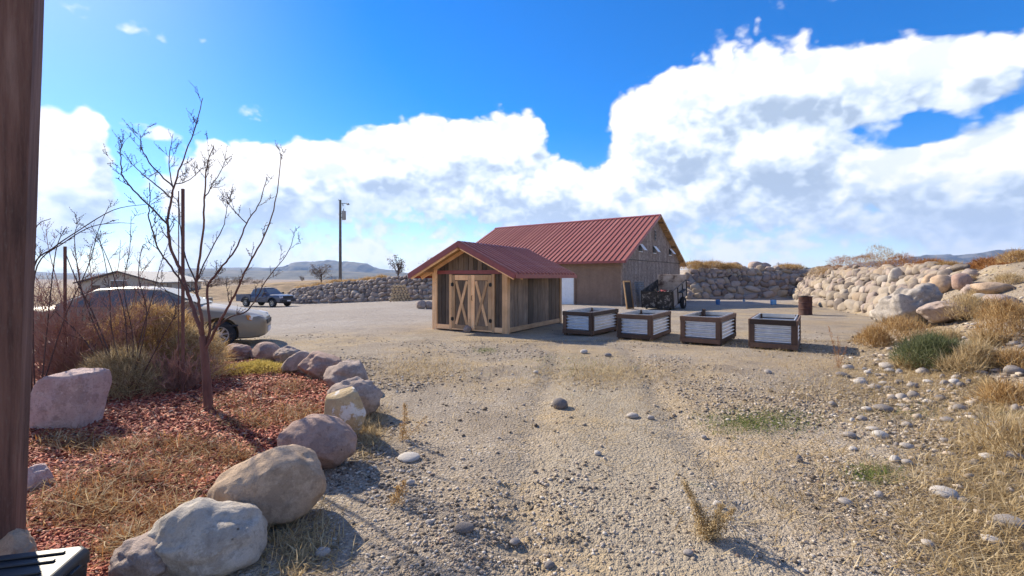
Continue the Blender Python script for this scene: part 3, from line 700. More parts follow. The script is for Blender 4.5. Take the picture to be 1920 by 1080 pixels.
def trailer():
    e = Vector((.55, .835)); a = Vector((9.2, 26.0)); ang = math.atan2(e.y, e.x) - math.pi / 2
    zg = gz(8.6, 26.2)
    t = thing('dump_trailer', 'rusty tipped utility trailer with sooty black tailgate beside the barn', 'trailer', (a.x, a.y, zg), ang)
    W = 1.77; L_ = 3.5; H = .95; tl = Matrix.Rotation(R(10.5), 4, 'X'); tl.translation = Vector((0, 0, .14))
    def bar_(p, q, w, h, nm, m, par=t): return MB().beam(tl @ Vector(p), tl @ Vector(q), w, h).build(nm, m, par)
    soot = NT('sooty_steel'); v = soot.coord(); n = soot.noise(v, 5, 7, .7); soot.col(soot.ramp(n, [(.35, (.012, .011, .011)), (.55, (.045, .04, .038)), (.62, (.26, .24, .22)), (.75, (.035, .03, .03))])); soot.bump(n, .6, .03); M_SOOT = soot.fin(.75, .2)
    ru = NT('grey_rusty_steel'); v = ru.coord(); n = ru.noise(v, 2.2, 7, .65); ru.col(ru.ramp(n, [(.3, (.17, .125, .10)), (.5, (.30, .27, .245)), (.7, (.40, .37, .34))])); M_RUS = ru.fin(.6, .2)
    hb = NT('scorched_headboard'); v = hb.coord(); n = hb.noise(v, 1.5, 6, .65); hb.col(hb.ramp(n, [(.35, (.13, .08, .06)), (.45, (.42, .32, .25)), (.65, (.60, .50, .42))])); M_HB = hb.fin(.7, .1)
    MB().box(-W, 0, 0, L_, -.05, 0, tl).build('floor', M_SOOT, t)
    MB().box(-.03, 0, .03, L_ - .04, .002, H, tl).build('side_panel', M_RUS, t)
    MB().box(-W, -W + .03, .03, L_ - .04, .002, H, tl).build('side_panel', M_SOOT, t)
    MB().box(-W - .01, .01, L_ - .035, L_, .002, H + .36, tl).build('headboard', M_HB, t)
    for k in range(2):
        MB().box(-W + .02 + k * W / 2, -W / 2 - .02 + k * W / 2, -.01, .022, .0, H - .06, tl).build('tailgate', M_SOOT, t)
    for x in (-W, -W / 2, 0): bar_((x, -.02, -.05), (x, -.02, H - .03), .05, .05, 'tailgate_post', M_DARK)
    bar_((-W, -.02, H - .03), (0, -.02, H - .03), .05, .05, 'tailgate_rail', M_DARK)
    for y in (.05, 1.15, 2.3, 3.4): 
        for x in (.026, -W - .026): bar_((x, y, -.05), (x, y, H), .05, .05, 'side_rib', M_DARK)
    for x in (.0, -W): bar_((x, 0, H + .02), (x, L_, H + .02), .05, .05, 'top_rail', M_DARK)
    bar_((-W / 2, L_, -.08), (-W / 2, L_ + 1.5, -.08), .1, .1, 'tongue', M_DARK)
    for x in (-.2, -W + .2): bar_((x, .1, -.10), (x, L_, -.10), .08, .1, 'chassis_rail', M_DARK)
    for x, s in ((.16, 1), (-W - .16, -1)):
        # wheels turn about the trailer's x axis
        c = Vector((x, 1.75, .36)); h = thing_part = bpy.data.objects.new('axle', MB().tube([(0, 0, 0), (0, .5 * -s, 0)], .04, 8).mesh('axle', M_DARK)); col.objects.link(h); h.parent = t
        h.location = c; h.rotation_euler = (0, 0, R(-90))
        r, w = .355, .22
        MB().lathe([(r * .58, -w / 2), (r * .92, -w / 2), (r, -w * .25), (r, w * .25), (r * .92, w / 2), (r * .58, w / 2)], 28, None, 'y', False).build('tyre', M_TYRE, h, 50)
        MB().lathe([(r * .57, -w * .3), (r * .5, w * .36), (r * .2, w * .42)] if s > 0 else [(r * .57, w * .3), (r * .5, -w * .36), (r * .2, -w * .42)], 20, None, 'y').build('rim', M_RIM, h, 40)
        bar_((x + (.0), 1.2, .62), (x, 2.3, .62), .24, .03, 'fender', M_DARK)
    # rubbish in the bed
    r_ = thing('ash_heap', 'heap of charred scrap with red bits inside the trailer', 'scrap heap', (a.x, a.y, zg), ang)
    m = MB(); random.seed(5)
    for i in range(46):
        x = random.uniform(-W + .2, -.2); y = random.uniform(.15, 2.2); z = .12 + .52 * math.exp(-((y - .9) / .9) ** 2) * random.uniform(.5, 1.2)
        Mx = tl @ Matrix.Translation((x, y, z)) @ Euler((random.uniform(-1, 1), random.uniform(-1, 1), random.uniform(0, 6))).to_matrix().to_4x4()
        m.box(-.3 * random.random() - .05, .3 * random.random() + .05, -.12, .12, -.05, .05, Mx)
    m.box(-W + .1, -.1, .1, 2.6, .02, .45, tl)
    m.build('char', M_SOOT, r_)
    m = MB()
    for i in range(7):
        Mx = tl @ Matrix.Translation((random.uniform(-1.0, -.3), random.uniform(.3, 1.0), .80 + random.uniform(-.03, .05))) @ Euler((random.uniform(-.5, .5), random.uniform(-.5, .5), random.uniform(0, 6))).to_matrix().to_4x4()
        m.box(-.08, .08, -.04, .04, -.025, .025, Mx)
    m.build('scrap', flat('red_scrap', (.35, .06, .05), .6), r_)
trailer()
def barrel():
    q = G(1510, 590); prof = [(.0, 0), (.285, 0), (.292, .015), (.292, .03), (.282, .045), (.282, .27), (.296, .285), (.296, .30), (.282, .315), (.282, .56), (.296, .575), (.296, .59), (.282, .605), (.282, .84), (.292, .855), (.292, .875), (.27, .88), (.268, .70), (.0, .70)]
    t = NT('rusted_barrel'); v = t.coord(); n = t.noise(v, 4, 7, .65); t.col(t.ramp(n, [(.3, (.03, .018, .016)), (.5, (.075, .032, .026)), (.7, (.13, .06, .04))])); t.bump(n, .4, .02)
    b = thing('steel_barrel', 'dark rusty steel drum in front of the boulder wall', 'barrel', q)
    MB().lathe(prof[1:], 28).build('drum', t.fin(.8, .2), b, 35)
    MB().tube([(.288 * math.cos(a), .288 * math.sin(a), .875) for a in np.linspace(0, 6.283, 25)], .012, 6).build('rim', M_DARK, b)
    b.rotation_euler = (R(1.5), R(-2), .4)
barrel()
M_BLUE = flat('blue_plastic', (.05, .16, .36), .5, 0, .15)
for i, (px, py, s, lb) in enumerate(((1346, 571, .30, 'blue plastic bucket below the far boulder wall, nearest the trailer'), (1395, 566, .20, 'small pale blue jug, the middle one below the far wall'), (1450, 571, .30, 'square blue tub below the far wall, nearest the barrel'))):
    q = G(px, py); t = thing('blue_bucket' if i != 1 else 'blue_jug', lb, 'bucket', q)
    if i == 2: MB().poly([(-s * .5, -s * .5, 0), (s * .5, -s * .5, 0), (s * .5, s * .5, 0), (-s * .5, s * .5, 0)], s * 1.1, (0, 0, 1)).build('body', flat('light_blue_plastic', (.18, .42, .68), .5), t, None, .02)
    else: MB().lathe([(s * .42, 0), (s * .52, s * 1.1), (s * .56, s * 1.1), (s * .55, s * 1.16), (s * .4, s * 1.0)], 18).build('body', M_BLUE if i == 0 else flat('grey_blue_plastic', (.35, .45, .55), .5), t, 40)
    MB().tube([(s * .54 * math.cos(a), 0, s * 1.1 + s * .25 * math.sin(a)) for a in np.linspace(0, math.pi, 9)], .008, 5).build('handle', M_DARK, t)
# ------------------------------------------------------------------ vehicles
def loft(secs, prof):
    """secs: (x, halfwidth, zbottom, ztop); prof: list of (fy, fz) fractions from the bottom centre to the top centre"""
    mb = MB(); rings = []
    for (x, hw, zb, zt) in secs:
        half = [(hw * fy, zb + (zt - zb) * fz) for fy, fz in prof]
        ring = [(x, y, z) for y, z in half] + [(x, -y, z) for y, z in half[::-1][1:-1]]
        rings.append(ring)
    n = len(rings[0]); vs = [p for r in rings for p in r]; fs = []
    for i in range(len(rings) - 1):
        for j in range(n): fs.append((i * n + j, i * n + (j + 1) % n, (i + 1) * n + (j + 1) % n, (i + 1) * n + j))
    fs.append(tuple(range(n))); fs.append(tuple((len(rings) - 1) * n + j for j in range(n))[::-1])
    return mb.add(vs, fs)
def carve(me, cyls, name, m, parent, smooth=35):
    """cut wheel arches out of a body mesh"""
    o = bpy.data.objects.new('tmp', me); col.objects.link(o); cut = []
    for (x, z, r, y0, y1) in cyls:
        c = MB().lathe([(r, y0), (r, y1)], 36, Matrix.Translation((x, 0, z)), 'y').build('tmpc', None); cut.append(c)
        b = o.modifiers.new('b', 'BOOLEAN'); b.operation = 'DIFFERENCE'; b.object = c; b.solver = 'EXACT'
    dg = bpy.context.evaluated_depsgraph_get(); me2 = bpy.data.meshes.new_from_object(o.evaluated_get(dg))
    for q in [o] + cut: bpy.data.objects.remove(q)
    me2.materials.clear(); me2.materials.append(m)
    for p in me2.polygons: p.use_smooth = True; p.material_index = 0
    me2.set_sharp_from_angle(angle=R(smooth)); me2.name = name
    return link(name, me2, parent)
def paint(name, c, metal=.3, dust=(.35, .30, .24), amt=.3):
    t = NT(name); v = t.coord(); n = t.noise(v, 1.6, 6, .65); s = t.new('ShaderNodeSeparateXYZ'); t.l.new(v, s.inputs[0])
    low = t.math('MULTIPLY', t.mr(s.outputs['Z'], .75, .2), t.mr(n, .3, .65)); t.col(t.mix(t.math('MULTIPLY', low, amt), c, dust))
    t.b.inputs['Coat Weight'].default_value = .3; t.b.inputs['Coat Roughness'].default_value = .08
    return t.fin(.42, metal)
M_GLASS = NT('car_glass'); M_GLASS.col((.13, .14, .145)); M_GLASS.b.inputs['Coat Weight'].default_value = .25; M_GLASS.b.inputs['Coat Roughness'].default_value = .03; M_GLASS = M_GLASS.fin(.12, 0, .4)
M_LAMP = NT('lamp_lens'); M_LAMP.col((.75, .75, .72)); M_LAMP = M_LAMP.fin(.1, .1, .8)
M_AMBER = flat('amber_lens', (.55, .22, .05), .2); M_RED = flat('red_lens', (.35, .02, .02), .2)
M_TRIMB = flat('black_trim', (.025, .025, .027), .6)
def sedan():
    front = P(503, 600, 11.5); rear = P(60, 600, 9.8)
    a = Vector((rear.x, rear.y)); b = Vector((front.x, front.y)); c = (a + b) / 2; d = (b - a).normalized()
    z = gz(c.x, c.y)
    zf = gz(front.x - .9, front.y - .3)
    t = thing('sedan', 'dusty gold sedan parked behind the bare shrubs', 'car', (c.x, c.y, (z + zf) / 2), math.atan2(d.y, d.x))
    pm = paint('gold_paint', (.27, .21, .135), .1)
    prof = [(0, 0), (.82, 0), (.95, .06), (.985, .22), (1, .5), (.985, .72), (.94, .88), (.82, .965), (.55, .995), (0, 1)]
    secs = [(2.27, .46, .30, .58), (2.24, .60, .24, .66), (2.12, .73, .20, .73), (1.9, .80, .19, .80), (1.5, .845, .19, .89), (1.0, .855, .19, .985), (.5, .86, .19, 1.0), (-.4, .86, .19, 1.0), (-1.2, .86, .19, 1.0), (-1.6, .85, .20, 1.03), (-1.95, .82, .22, 1.01), (-2.15, .76, .26, .98), (-2.24, .66, .32, .90), (-2.27, .55, .38, .80)]
    body = loft(secs, prof).mesh('body', pm)
    fx, rx, wr, wz = 1.36, -1.24, .315, .315
    carve(body, [(fx, wz + .02, .375, .5, 1.2), (fx, wz + .02, .375, -1.2, -.5), (rx, wz + .02, .37, .5, 1.2), (rx, wz + .02, .37, -1.2, -.5)], 'body', pm, t)
    for x in (fx, rx): MB().box(x - .36, x + .36, -.5, .5, .2, .62).build('wheel_well', M_TRIMB, t)
    cab = [(1.02, .70, .90, .95), (.55, .70, .92, 1.20), (.18, .69, .92, 1.37), (-.2, .69, .92, 1.415), (-.6, .69, .92, 1.42), (-.95, .69, .92, 1.385), (-1.3, .69, .92, 1.22), (-1.72, .68, .92, .98)]
    cprof = [(0, 0), (1.09, 0), (1.08, .08), (.93, .78), (.86, .93), (.70, .985), (0, 1)]
    cabm = loft(cab, cprof).build('cabin', pm, t, 40)
    def sy(zz, zt=1.40): f = (zz - .92) / (zt - .92); return .69 * (1.08 - .15 * max(0, f - .08) / .7) + .012
    def side(pts, name, s):
        P3 = [Vector((x, s * sy(zz), zz)) for x, zz in pts]; return MB().poly(P3, .008, (0, s, .25)).build(name, M_GLASS, t)
    for s in (1, -1):
        side([(.80, 1.0), (.26, 1.30), (.05, 1.325), (-.20, 1.335), (-.22, 1.0)], 'front_door_window', s)
        side([(-.28, 1.0), (-.26, 1.335), (-.60, 1.335), (-.86, 1.31), (-1.02, 1.22), (-1.06, 1.0)], 'rear_door_window', s)
        side([(-1.10, 1.0), (-1.06, 1.20), (-1.34, 1.02)], 'quarter_window', s)
        m = MB().box(-.10, .10, -.05, .05, -.06, .06); o = m.build('mirror', pm, t, None, .03); o.location = (.78, s * .90, 1.05)
        MB().box(-2.0, 1.75, -.004, .012, .50, .54).build('rub_strip', M_TRIMB if s < 0 else M_TRIMB, t).location = (-.02, s * .862 if s > 0 else -.872, 0)
        # door seams and handles
        for x in (.92, -.25, -1.08): MB().box(x - .006, x + .006, -.005, .006, .30, .97).build('door_seam', M_TRIMB, t).location = (0, s * .857, 0)
        for x in (-.10, -.95): MB().box(x - .1, x + .1, -.02, .02, .82, .86).build('door_handle', pm, t, None, .01).location = (0, s * .855, 0)
        h = MB().poly([(2.02, s * .70, .60), (2.20, s * .50, .60), (2.17, s * .50, .71), (1.94, s * .745, .75), (1.93, s * .77, .64)], .03, (.6, s * .6, .25)).build('headlight', M_LAMP, t)
        MB().poly([(1.90, s * .785, .64), (1.98, s * .735, .60), (1.95, s * .75, .73), (1.88, s * .78, .745)], .025, (.5, s * .7, .1)).build('indicator', M_AMBER, t)
        MB().poly([(-2.20, s * .70, .70), (-2.24, s * .45, .70), (-2.22, s * .45, .90), (-2.12, s * .74, .92)], .03, (-.8, s * .4, 0)).build('tail_light', M_RED, t)
    ws = [Vector((.94, s * .60, 1.0)) for s in (1, -1)] + [Vector((.24, s * .54, 1.335)) for s in (-1, 1)]
    MB().poly(ws, .02, (.45, 0, .9)).build('windscreen', M_GLASS, t)
    rw = [Vector((-1.62, s * .58, 1.03)) for s in (-1, 1)] + [Vector((-1.02, s * .53, 1.335)) for s in (1, -1)]
    MB().poly(rw, .03, (-.5, 0, .9)).build('rear_window', M_GLASS, t)
    MB().box(2.255, 2.285, -.42, .42, .50, .60).build('grille', M_TRIMB, t)
    MB().box(2.27, 2.29, -.25, .25, .30, .41).build('number_plate', M_WHITE, t)
    for x in (fx, rx):
        for s in (1, -1): wheel(t, x, s * .76, wz, wr, .20, True, s, None, 8)
sedan()
def pickup():
    D = 43.; q = P(499, 573, D); z = gz(q.x, q.y); hd = Vector((.943, -.336))
    t = thing('pickup_truck', 'dark blue-grey crew-cab pickup truck parked before the left stone wall', 'truck', (q.x, q.y, z), math.atan2(hd.y, hd.x))
    pm = paint('slate_blue_paint', (.075, .09, .135), .3, (.3, .26, .22), .3)
    prof = [(0, 0), (.86, 0), (.97, .08), (1, .3), (1, .62), (.97, .84), (.88, .96), (.6, 1), (0, 1)]
    secs = [(2.68, .70, .55, .95), (2.62, .84, .48, 1.06), (2.4, .92, .45, 1.12), (1.7, .95, .45, 1.17), (1.2, .95, .45, 1.18), (0, .95, .45, 1.16), (-.9, .95, .45, 1.15)]
    body = loft(secs, prof).mesh('body', pm); fx, rx, wr = 1.72, -1.52, .385
    carve(body, [(fx, .42, .47, .55, 1.3), (fx, .42, .47, -1.3, -.55)], 'body', pm, t)
    # open bed
    bed = MB().box(-2.70, -.93, .88, .945, .5, 1.15).box(-2.70, -.93, -.945, -.88, .5, 1.15).box(-2.70, -2.64, -.88, .88, .55, 1.15).box(-2.64, -.93, -.88, .88, .52, .62).box(-.99, -.93, -.88, .88, .62, 1.15)
    me = bed.mesh('cargo_bed', pm); carve(me, [(rx, .42, .47, .5, 1.3), (rx, .42, .47, -1.3, -.5)], 'cargo_bed', pm, t)
    MB().box(rx - .45, rx + .45, -.55, .55, .4, .8).box(fx - .45, fx + .45, -.55, .55, .4, .8).box(-2.6, 2.3, -.5, .5, .38, .5).build('chassis', M_TRIMB, t)
    cab = [(1.28, .84, 1.10, 1.16), (.85, .82, 1.12, 1.48), (.5, .80, 1.12, 1.71), (.1, .80, 1.12, 1.76), (-.4, .80, 1.12, 1.755), (-.75, .80, 1.12, 1.70), (-.94, .82, 1.12, 1.2)]
    cprof = [(0, 0), (1.12, 0), (1.1, .08), (.95, .8), (.87, .94), (.7, .99), (0, 1)]
    loft(cab, cprof).build('cab', pm, t, 40)
    MB().box(-.7, .45, -.66, .66, 1.745, 1.775).build('roof', flat('pale_roof_sheen', (.10, .12, .16), .25), t, None, .01)
    for s in (1, -1):
        y = lambda zz: s * (.80 * (1.1 - .15 * (zz - 1.17) / .46) + .014)
        for nm, pts in (('front_door_window', [(.98, 1.2), (.55, 1.58), (.12, 1.62), (.12, 1.2)]), ('rear_door_window', [(.05, 1.2), (.05, 1.62), (-.62, 1.6), (-.74, 1.2)])):
            MB().poly([(x, y(zz), zz) for x, zz in pts], .01, (0, s, .2)).build(nm, M_GLASS, t)
        for x in (1.05, .08, -.86): MB().box(x - .008, x + .008, s * .955 - .006, s * .955 + .006, .58, 1.12).build('door_seam', M_TRIMB, t)
        MB().poly([(2.60, s * .86, .86), (2.67, s * .60, .86), (2.65, s * .60, 1.0), (2.52, s * .88, 1.03)], .03, (.8, s * .4, 0)).build('headlight', M_LAMP, t)
        o = MB().box(-.07, .07, -.11, .11, -.09, .09).build('mirror', M_TRIMB, t, None, .02); o.location = (.92, s * 1.06, 1.26)
        for x in (fx, rx):
            wheel(t, x, s * .82, wr, wr, .26, True, s, None, 6)
            ar = MB(); pts = [Vector((x + .50 * math.cos(a), s * .955, .42 + .50 * math.sin(a))) for a in np.linspace(.05, math.pi - .05, 14)]
            ar.tube(pts, .035, 6).build('fender_flare', M_TRIMB, t, 40)
        MB().box(-2.72, -2.68, s * .86 - .06, s * .86 + .06, .85, 1.12).build('tail_light', M_RED, t)
    MB().box(2.64, 2.70, -.56, .56, .80, 1.03).build('grille', M_TRIMB, t)
    MB().box(2.60, 2.76, -.88, .88, .50, .70).build('front_bumper', M_TRIMB, t, None, .03)
    MB().box(-2.80, -2.70, -.86, .86, .50, .68).build('rear_bumper', M_RIM, t, None, .02)
    MB().box(2.76, 2.775, -.2, .2, .55, .66).build('number_plate', M_WHITE, t)
    MB().poly([(1.20, .72, 1.19), (1.20, -.72, 1.19), (.58, -.64, 1.66), (.58, .64, 1.66)], .02, (.6, 0, .8)).build('windscreen', M_GLASS, t)
pickup()
# ------------------------------------------------------------------ utility pole, far house, woodpile
def pole():
    D = 56.; q = P(638, 515, D); base = gz(q.x, q.y); top = CAMZ + (HZ - 375) / FPX * D
    t = thing('utility_pole', 'tall utility pole with transformer behind the left stone wall', 'pole', (q.x, q.y, base))
    h = top - base; m = wood('pole_wood', (.06, .055, .05), (.12, .105, .09), grain=20)
    MB().tube([(0, 0, -.5), (0, 0, h * .5), (0, 0, h)], [.19, .165, .13], 12).build('shaft', m, t, 60)
    zt = h - 1.9; can = flat('transformer_grey', (.30, .31, .32), .5, .3)
    o = MB().lathe([(.20, -.55), (.24, -.5), (.24, .45), (.26, .47), (.26, .52), (.1, .58)], 18, Matrix.Translation((.45, 0, zt))).build('transformer', can, t, 40)
    MB().tube([(.40, 0, zt + .55), (.40, 0, zt + .85)], [.06, .03], 8).build('bushing', M_TRIMB, o)
    MB().beam((.1, 0, zt + .25), (.28, 0, zt + .25), .06, .08).beam((.1, 0, zt - .25), (.28, 0, zt - .25), .06, .08).build('bracket', M_DARK, t)
    MB().tube([(0, 0, h - .5), (.35, 0, h - .42), (.9, 0, h - .40)], .035, 6).build('lamp_arm', M_DARK, t)
    MB().lathe([(.10, 0), (.20, .04), (.16, .16), (.07, .24)], 14, Matrix.Translation((.95, 0, h - .62))).build('lamp_head', can, t, 40)
    MB().tube([(.3, 0, h - .45), (.35, 0, h - .75)], .06, 8).build('cutout_fuse', can, t)
    MB().tube([(-.25, 0, h + .05), (-.1, 0, h - .1), (0, 0, h - .15)], .03, 6).build('insulator_arm', M_DARK, t)
    MB().tube([(-.16, 0, h - 1.75), (-.24, 0, h - 1.75)], .06, 8).build('insulator', M_WHITE, t)
pole()
def far_house():
    D = 62.; l = P(150, 545, D); t = thing('far_house', 'pale low building with grey gable roof beyond the sedan', 'building', (l.x, l.y, gz(l.x, l.y) - .4), R(14))
    wm = flat('pale_siding', (.50, .45, .38), .8); rm = flat('grey_shingle', (.42, .40, .37), .85, 0, .2, 3)
    W, Ln, H, Rr = 9., 15., 2.6, 4.0
    # gable end faces the camera (local x across), long side runs to the right
    MB().box(0, W, 0, Ln, 0, H).build('wall', wm, t)
    MB().poly([(0, -.01, H), (W, -.01, H), (W / 2, -.01, Rr)], .1, (0, 1, 0)).build('gable', wm, t)
    for s in (-1, 1):
        MB().poly([(W / 2, -.5, Rr + .1), (W / 2 + s * (W / 2 + .5), -.5, H - .1), (W / 2 + s * (W / 2 + .5), Ln + .5, H - .1), (W / 2, Ln + .5, Rr + .1)], .12, (0, 0, 1)).build('roof', rm, t)
        MB().beam((W / 2, -.52, Rr + .1), (W / 2 + s * (W / 2 + .5), -.52, H - .1), .06, .2).build('rake_trim', flat('dark_rake', (.10, .08, .07), .7), t)
    w = MB().box(3.6, 5.4, -.05, 0, 1.2, 2.8).build('window', M_GLASS, t); MB().box(3.5, 5.5, -.08, -.051, 2.8, 2.92).build('lintel', M_WHITE, w)
    MB().box(1.3, 2.3, -.05, 0, .1, 2.2).build('door', flat('brown_door', (.16, .1, .07), .6), t)
    for y in (3, 7, 11): MB().box(W, W + .05, y, y + 1.4, 1.2, 2.5).build('window', M_GLASS, t)
far_house()
def woodpile():
    a = G(735, 565); b = G(778, 563); d = (b - a); rz = math.atan2(d.y, d.x)
    t = thing('log_pile', 'stack of cut firewood logs against the left stone wall', 'woodpile', (a.x, a.y - .9, gz(a.x, a.y - .9)), rz)
    bark = flat('bark', (.09, .065, .05), .9, 0, .4, 20); end = flat('cut_wood', (.52, .38, .22), .8, 0, .35, 9)
    random.seed(3); r = .15; meshes = []
    for k in range(4):
        m = MB(); n = 10; rr = [r * random.uniform(.82, 1.1) for _ in range(n)]
        for y, s in ((0, .97), (.02, 1), (.5, 1.0)): m.v += [(rr[j] * s * math.cos(6.283 * j / n), y, rr[j] * s * math.sin(6.283 * j / n)) for j in range(n)]
        for i in range(2):
            for j in range(n): m.f.append((i * n + j, i * n + (j + 1) % n, (i + 1) * n + (j + 1) % n, (i + 1) * n + j))
        m.f.append(tuple(range(n))); m.f.append(tuple(2 * n + j for j in range(n)))
        me = m.mesh('log', bark, 40); me.materials.append(end)
        for p in me.polygons:
            if len(p.vertices) > 4: p.material_index = 1
        meshes.append(me)
    L_ = d.length; row = 0
    while row < 6:
        n = int(L_ / (2 * r)) - row // 2 - (row % 2)
        for i in range(n):
            o = link('log', random.choice(meshes), t); o.location = (r + i * 2 * r + (row % 2) * r + row // 2 * r * .6, random.uniform(-.06, .06), r + row * r * 1.72); o.rotation_euler = (0, random.uniform(0, 6), 0); s = random.uniform(.82, 1.02); o.scale = (s, 1, s)
        row += 1
woodpile()
# ------------------------------------------------------------------ stones
M_ROCK = stone('river_boulder', [(.12, (.15, .12, .10)), (.28, (.31, .255, .20)), (.42, (.39, .315, .23)), (.55, (.26, .21, .175)), (.68, (.42, .365, .30)), (.85, (.36, .275, .195))], 2.2, .6, .75)
M_ROCKD = stone('mauve_grey_boulder', [(.12, (.17, .135, .12)), (.3, (.33, .26, .22)), (.5, (.41, .33, .275)), (.65, (.30, .235, .20)), (.85, (.47, .39, .32))], 2.2, .6, .75)
M_COB = stone('cobble', [(.1, (.16, .14, .13)), (.35, (.34, .30, .27)), (.6, (.47, .42, .37)), (.9, (.58, .54, .49))], 6, .4, .7)
def rock_mesh(name, seed, m, sub=2, rough=.18, flat_=.0, freq=1.1, cuts=3, box=0.):
    rnd = random.Random(seed); bm = bmesh.new(); bmesh.ops.create_icosphere(bm, subdivisions=sub, radius=1.0); off = Vector((seed * 7.13, seed * 3.7, seed * 1.9))
    planes = []
    for _ in range(cuts):
        n = Vector((rnd.gauss(0, 1), rnd.gauss(0, 1), rnd.gauss(0, .8))).normalized(); planes.append((n, rnd.uniform(.68, .9)))
    for v in bm.verts:
        p = v.co.copy()
        if box: p = p.lerp(p / max(abs(p.x), abs(p.y), abs(p.z)) * .8, box)
        d = 1 + rough * mnoise.fractal(p * freq + off, .9, 2.0, 3) 
        if sub >= 4: d += rough * (.18 * mnoise.fractal(p * 2.3 + off, .9, 2, 4) + .07 * mnoise.fractal(p * 7 + off, .8, 2, 4))
        q = p * d
        for n, dist in planes:
            k = q.dot(n) - dist
            if k > 0: q -= n * k * .78
        v.co = q
    me = bpy.data.meshes.new(name); bm.to_mesh(me); bm.free(); me.materials.append(m)
    for f in me.polygons: f.use_smooth = True
    return me
WALLR = [rock_mesh('boulder', 100 + i, M_ROCK, 3, .3, cuts=9, box=.35) for i in range(10)]
WALLD = [rock_mesh('boulder', 200 + i, M_ROCKD, 3, .3, cuts=9, box=.35) for i in range(10)]
def wall_face(path, height, slope_w, rh, wmin, wmax, rnd, leftover):
    """yield stones (pos, size, yaw) covering a leaning face that follows the ground from a toe path"""
    pts = [Vector((x, y)) for x, y in path]; out = []
    seg = [(pts[i + 1] - pts[i]).length for i in range(len(pts) - 1)]; tot = sum(seg)
    def at(u):
        for i, L_ in enumerate(seg):
            if u <= L_ or i == len(seg) - 1:
                d = (pts[i + 1] - pts[i]).normalized(); return pts[i] + d * u, d
            u -= L_
    v = 0.; r_ = 0
    while v < 1.0:
        hh = rnd.uniform(.85, 1.2) * rh * (1.2 - .45 * v); dv = hh / height * .86; u = rnd.uniform(-.3, 0)
        while u < tot:
            w = rnd.uniform(wmin, wmax) * (1.25 - .45 * v); hz = hh * rnd.uniform(.7, 1.2)
            r0 = rnd.random(); w *= 1.55 if r0 < .12 else (.62 if r0 > .75 else 1.)
            q, d = at(min(max(u + w / 2, 0), tot)); n = Vector((-d.y, d.x)) * leftover
            vv = min(1., v + dv * .5 + rnd.uniform(-.05, .05))
            p = q + n * (slope_w * vv)
            out.append((p, (w * .54, rnd.uniform(.26, .40), hz * .60), math.atan2(d.y, d.x), vv))
            if rnd.random() < .45:
                k = rnd.uniform(.10, .2); q2 = p + d * (w * .5) + n * (slope_w * rnd.uniform(-.06, .06)); out.append((q2, (k * 1.3, k, k), rnd.uniform(0, 6), vv))
            u += w * .94
        v += dv
    return out
def stone_wall(name, label, rh, path, height, slope_w, wmin, wmax, meshes, side, seed, crest=0, zcap=None):
    rnd = random.Random(seed); x0, y0 = path[0]
    t = thing(name, label, 'stone wall', (x0, y0, gz(x0, y0)))
    st = wall_face(path, height, slope_w, rh, wmin, wmax, rnd, side)
    base = Vector((x0, y0, gz(x0, y0)))
    if len(st) > 300:
        st.sort(key=lambda s: -(s[1][0] * s[1][2]) / (s[0].length ** 2))
    mb = []; n = 0
    for i, (p, s, yaw, vv) in enumerate(st):
        z = gz(p.x, p.y); me = rnd.choice(meshes); eu = Euler((rnd.uniform(-.3, .3), rnd.uniform(-.4, .4), yaw + rnd.uniform(-.35, .35)))
        loc = Vector((p.x, p.y, z + .05)) - base
        if i < 300:
            o = link('boulder', me, t); o.location = loc; o.rotation_euler = eu; o.scale = s
        else: mb.append((loc, eu, s, me))
    if mb:
        m = MB()
        for loc, eu, s, me in mb:
            M = Matrix.Translation(loc) @ eu.to_matrix().to_4x4() @ Matrix.Diagonal((*s, 1))
            m.add([M @ v.co for v in me.vertices], [tuple(f.vertices) for f in me.polygons])
        o = m.build('small_boulders', meshes[0].materials[0], t, 180); o['kind'] = 'stuff'
    return t
stone_wall('stone_wall', 'grey-mauve dry stone retaining wall behind the pickup truck', .46, [(-25.2, 49.5), LWA, (-14.8, 45.68), (-5.9, 42.54)], 2.3, 1.45, .42, .85, WALLD, 1, 31)
stone_wall('boulder_wall', 'far boulder wall behind the trailer and blue buckets', .62, [(17.0, 43.9), (21, 43.9), (28.6, 44.2)], 3.1, 2.0, .6, 1.1, WALLD + WALLR[:5], 1, 32)
stone_wall('boulder_wall', 'long sunlit wall of pale river boulders along the right bank', .50, [(28.4, 46.0), (27.0, 43.6), (24, 38), (20.3, 30), (17, 22), (15, 18), (13.6, 16.6)], 3.0, 2.2, .48, .98, WALLR + WALLD[:4], 1, 33)
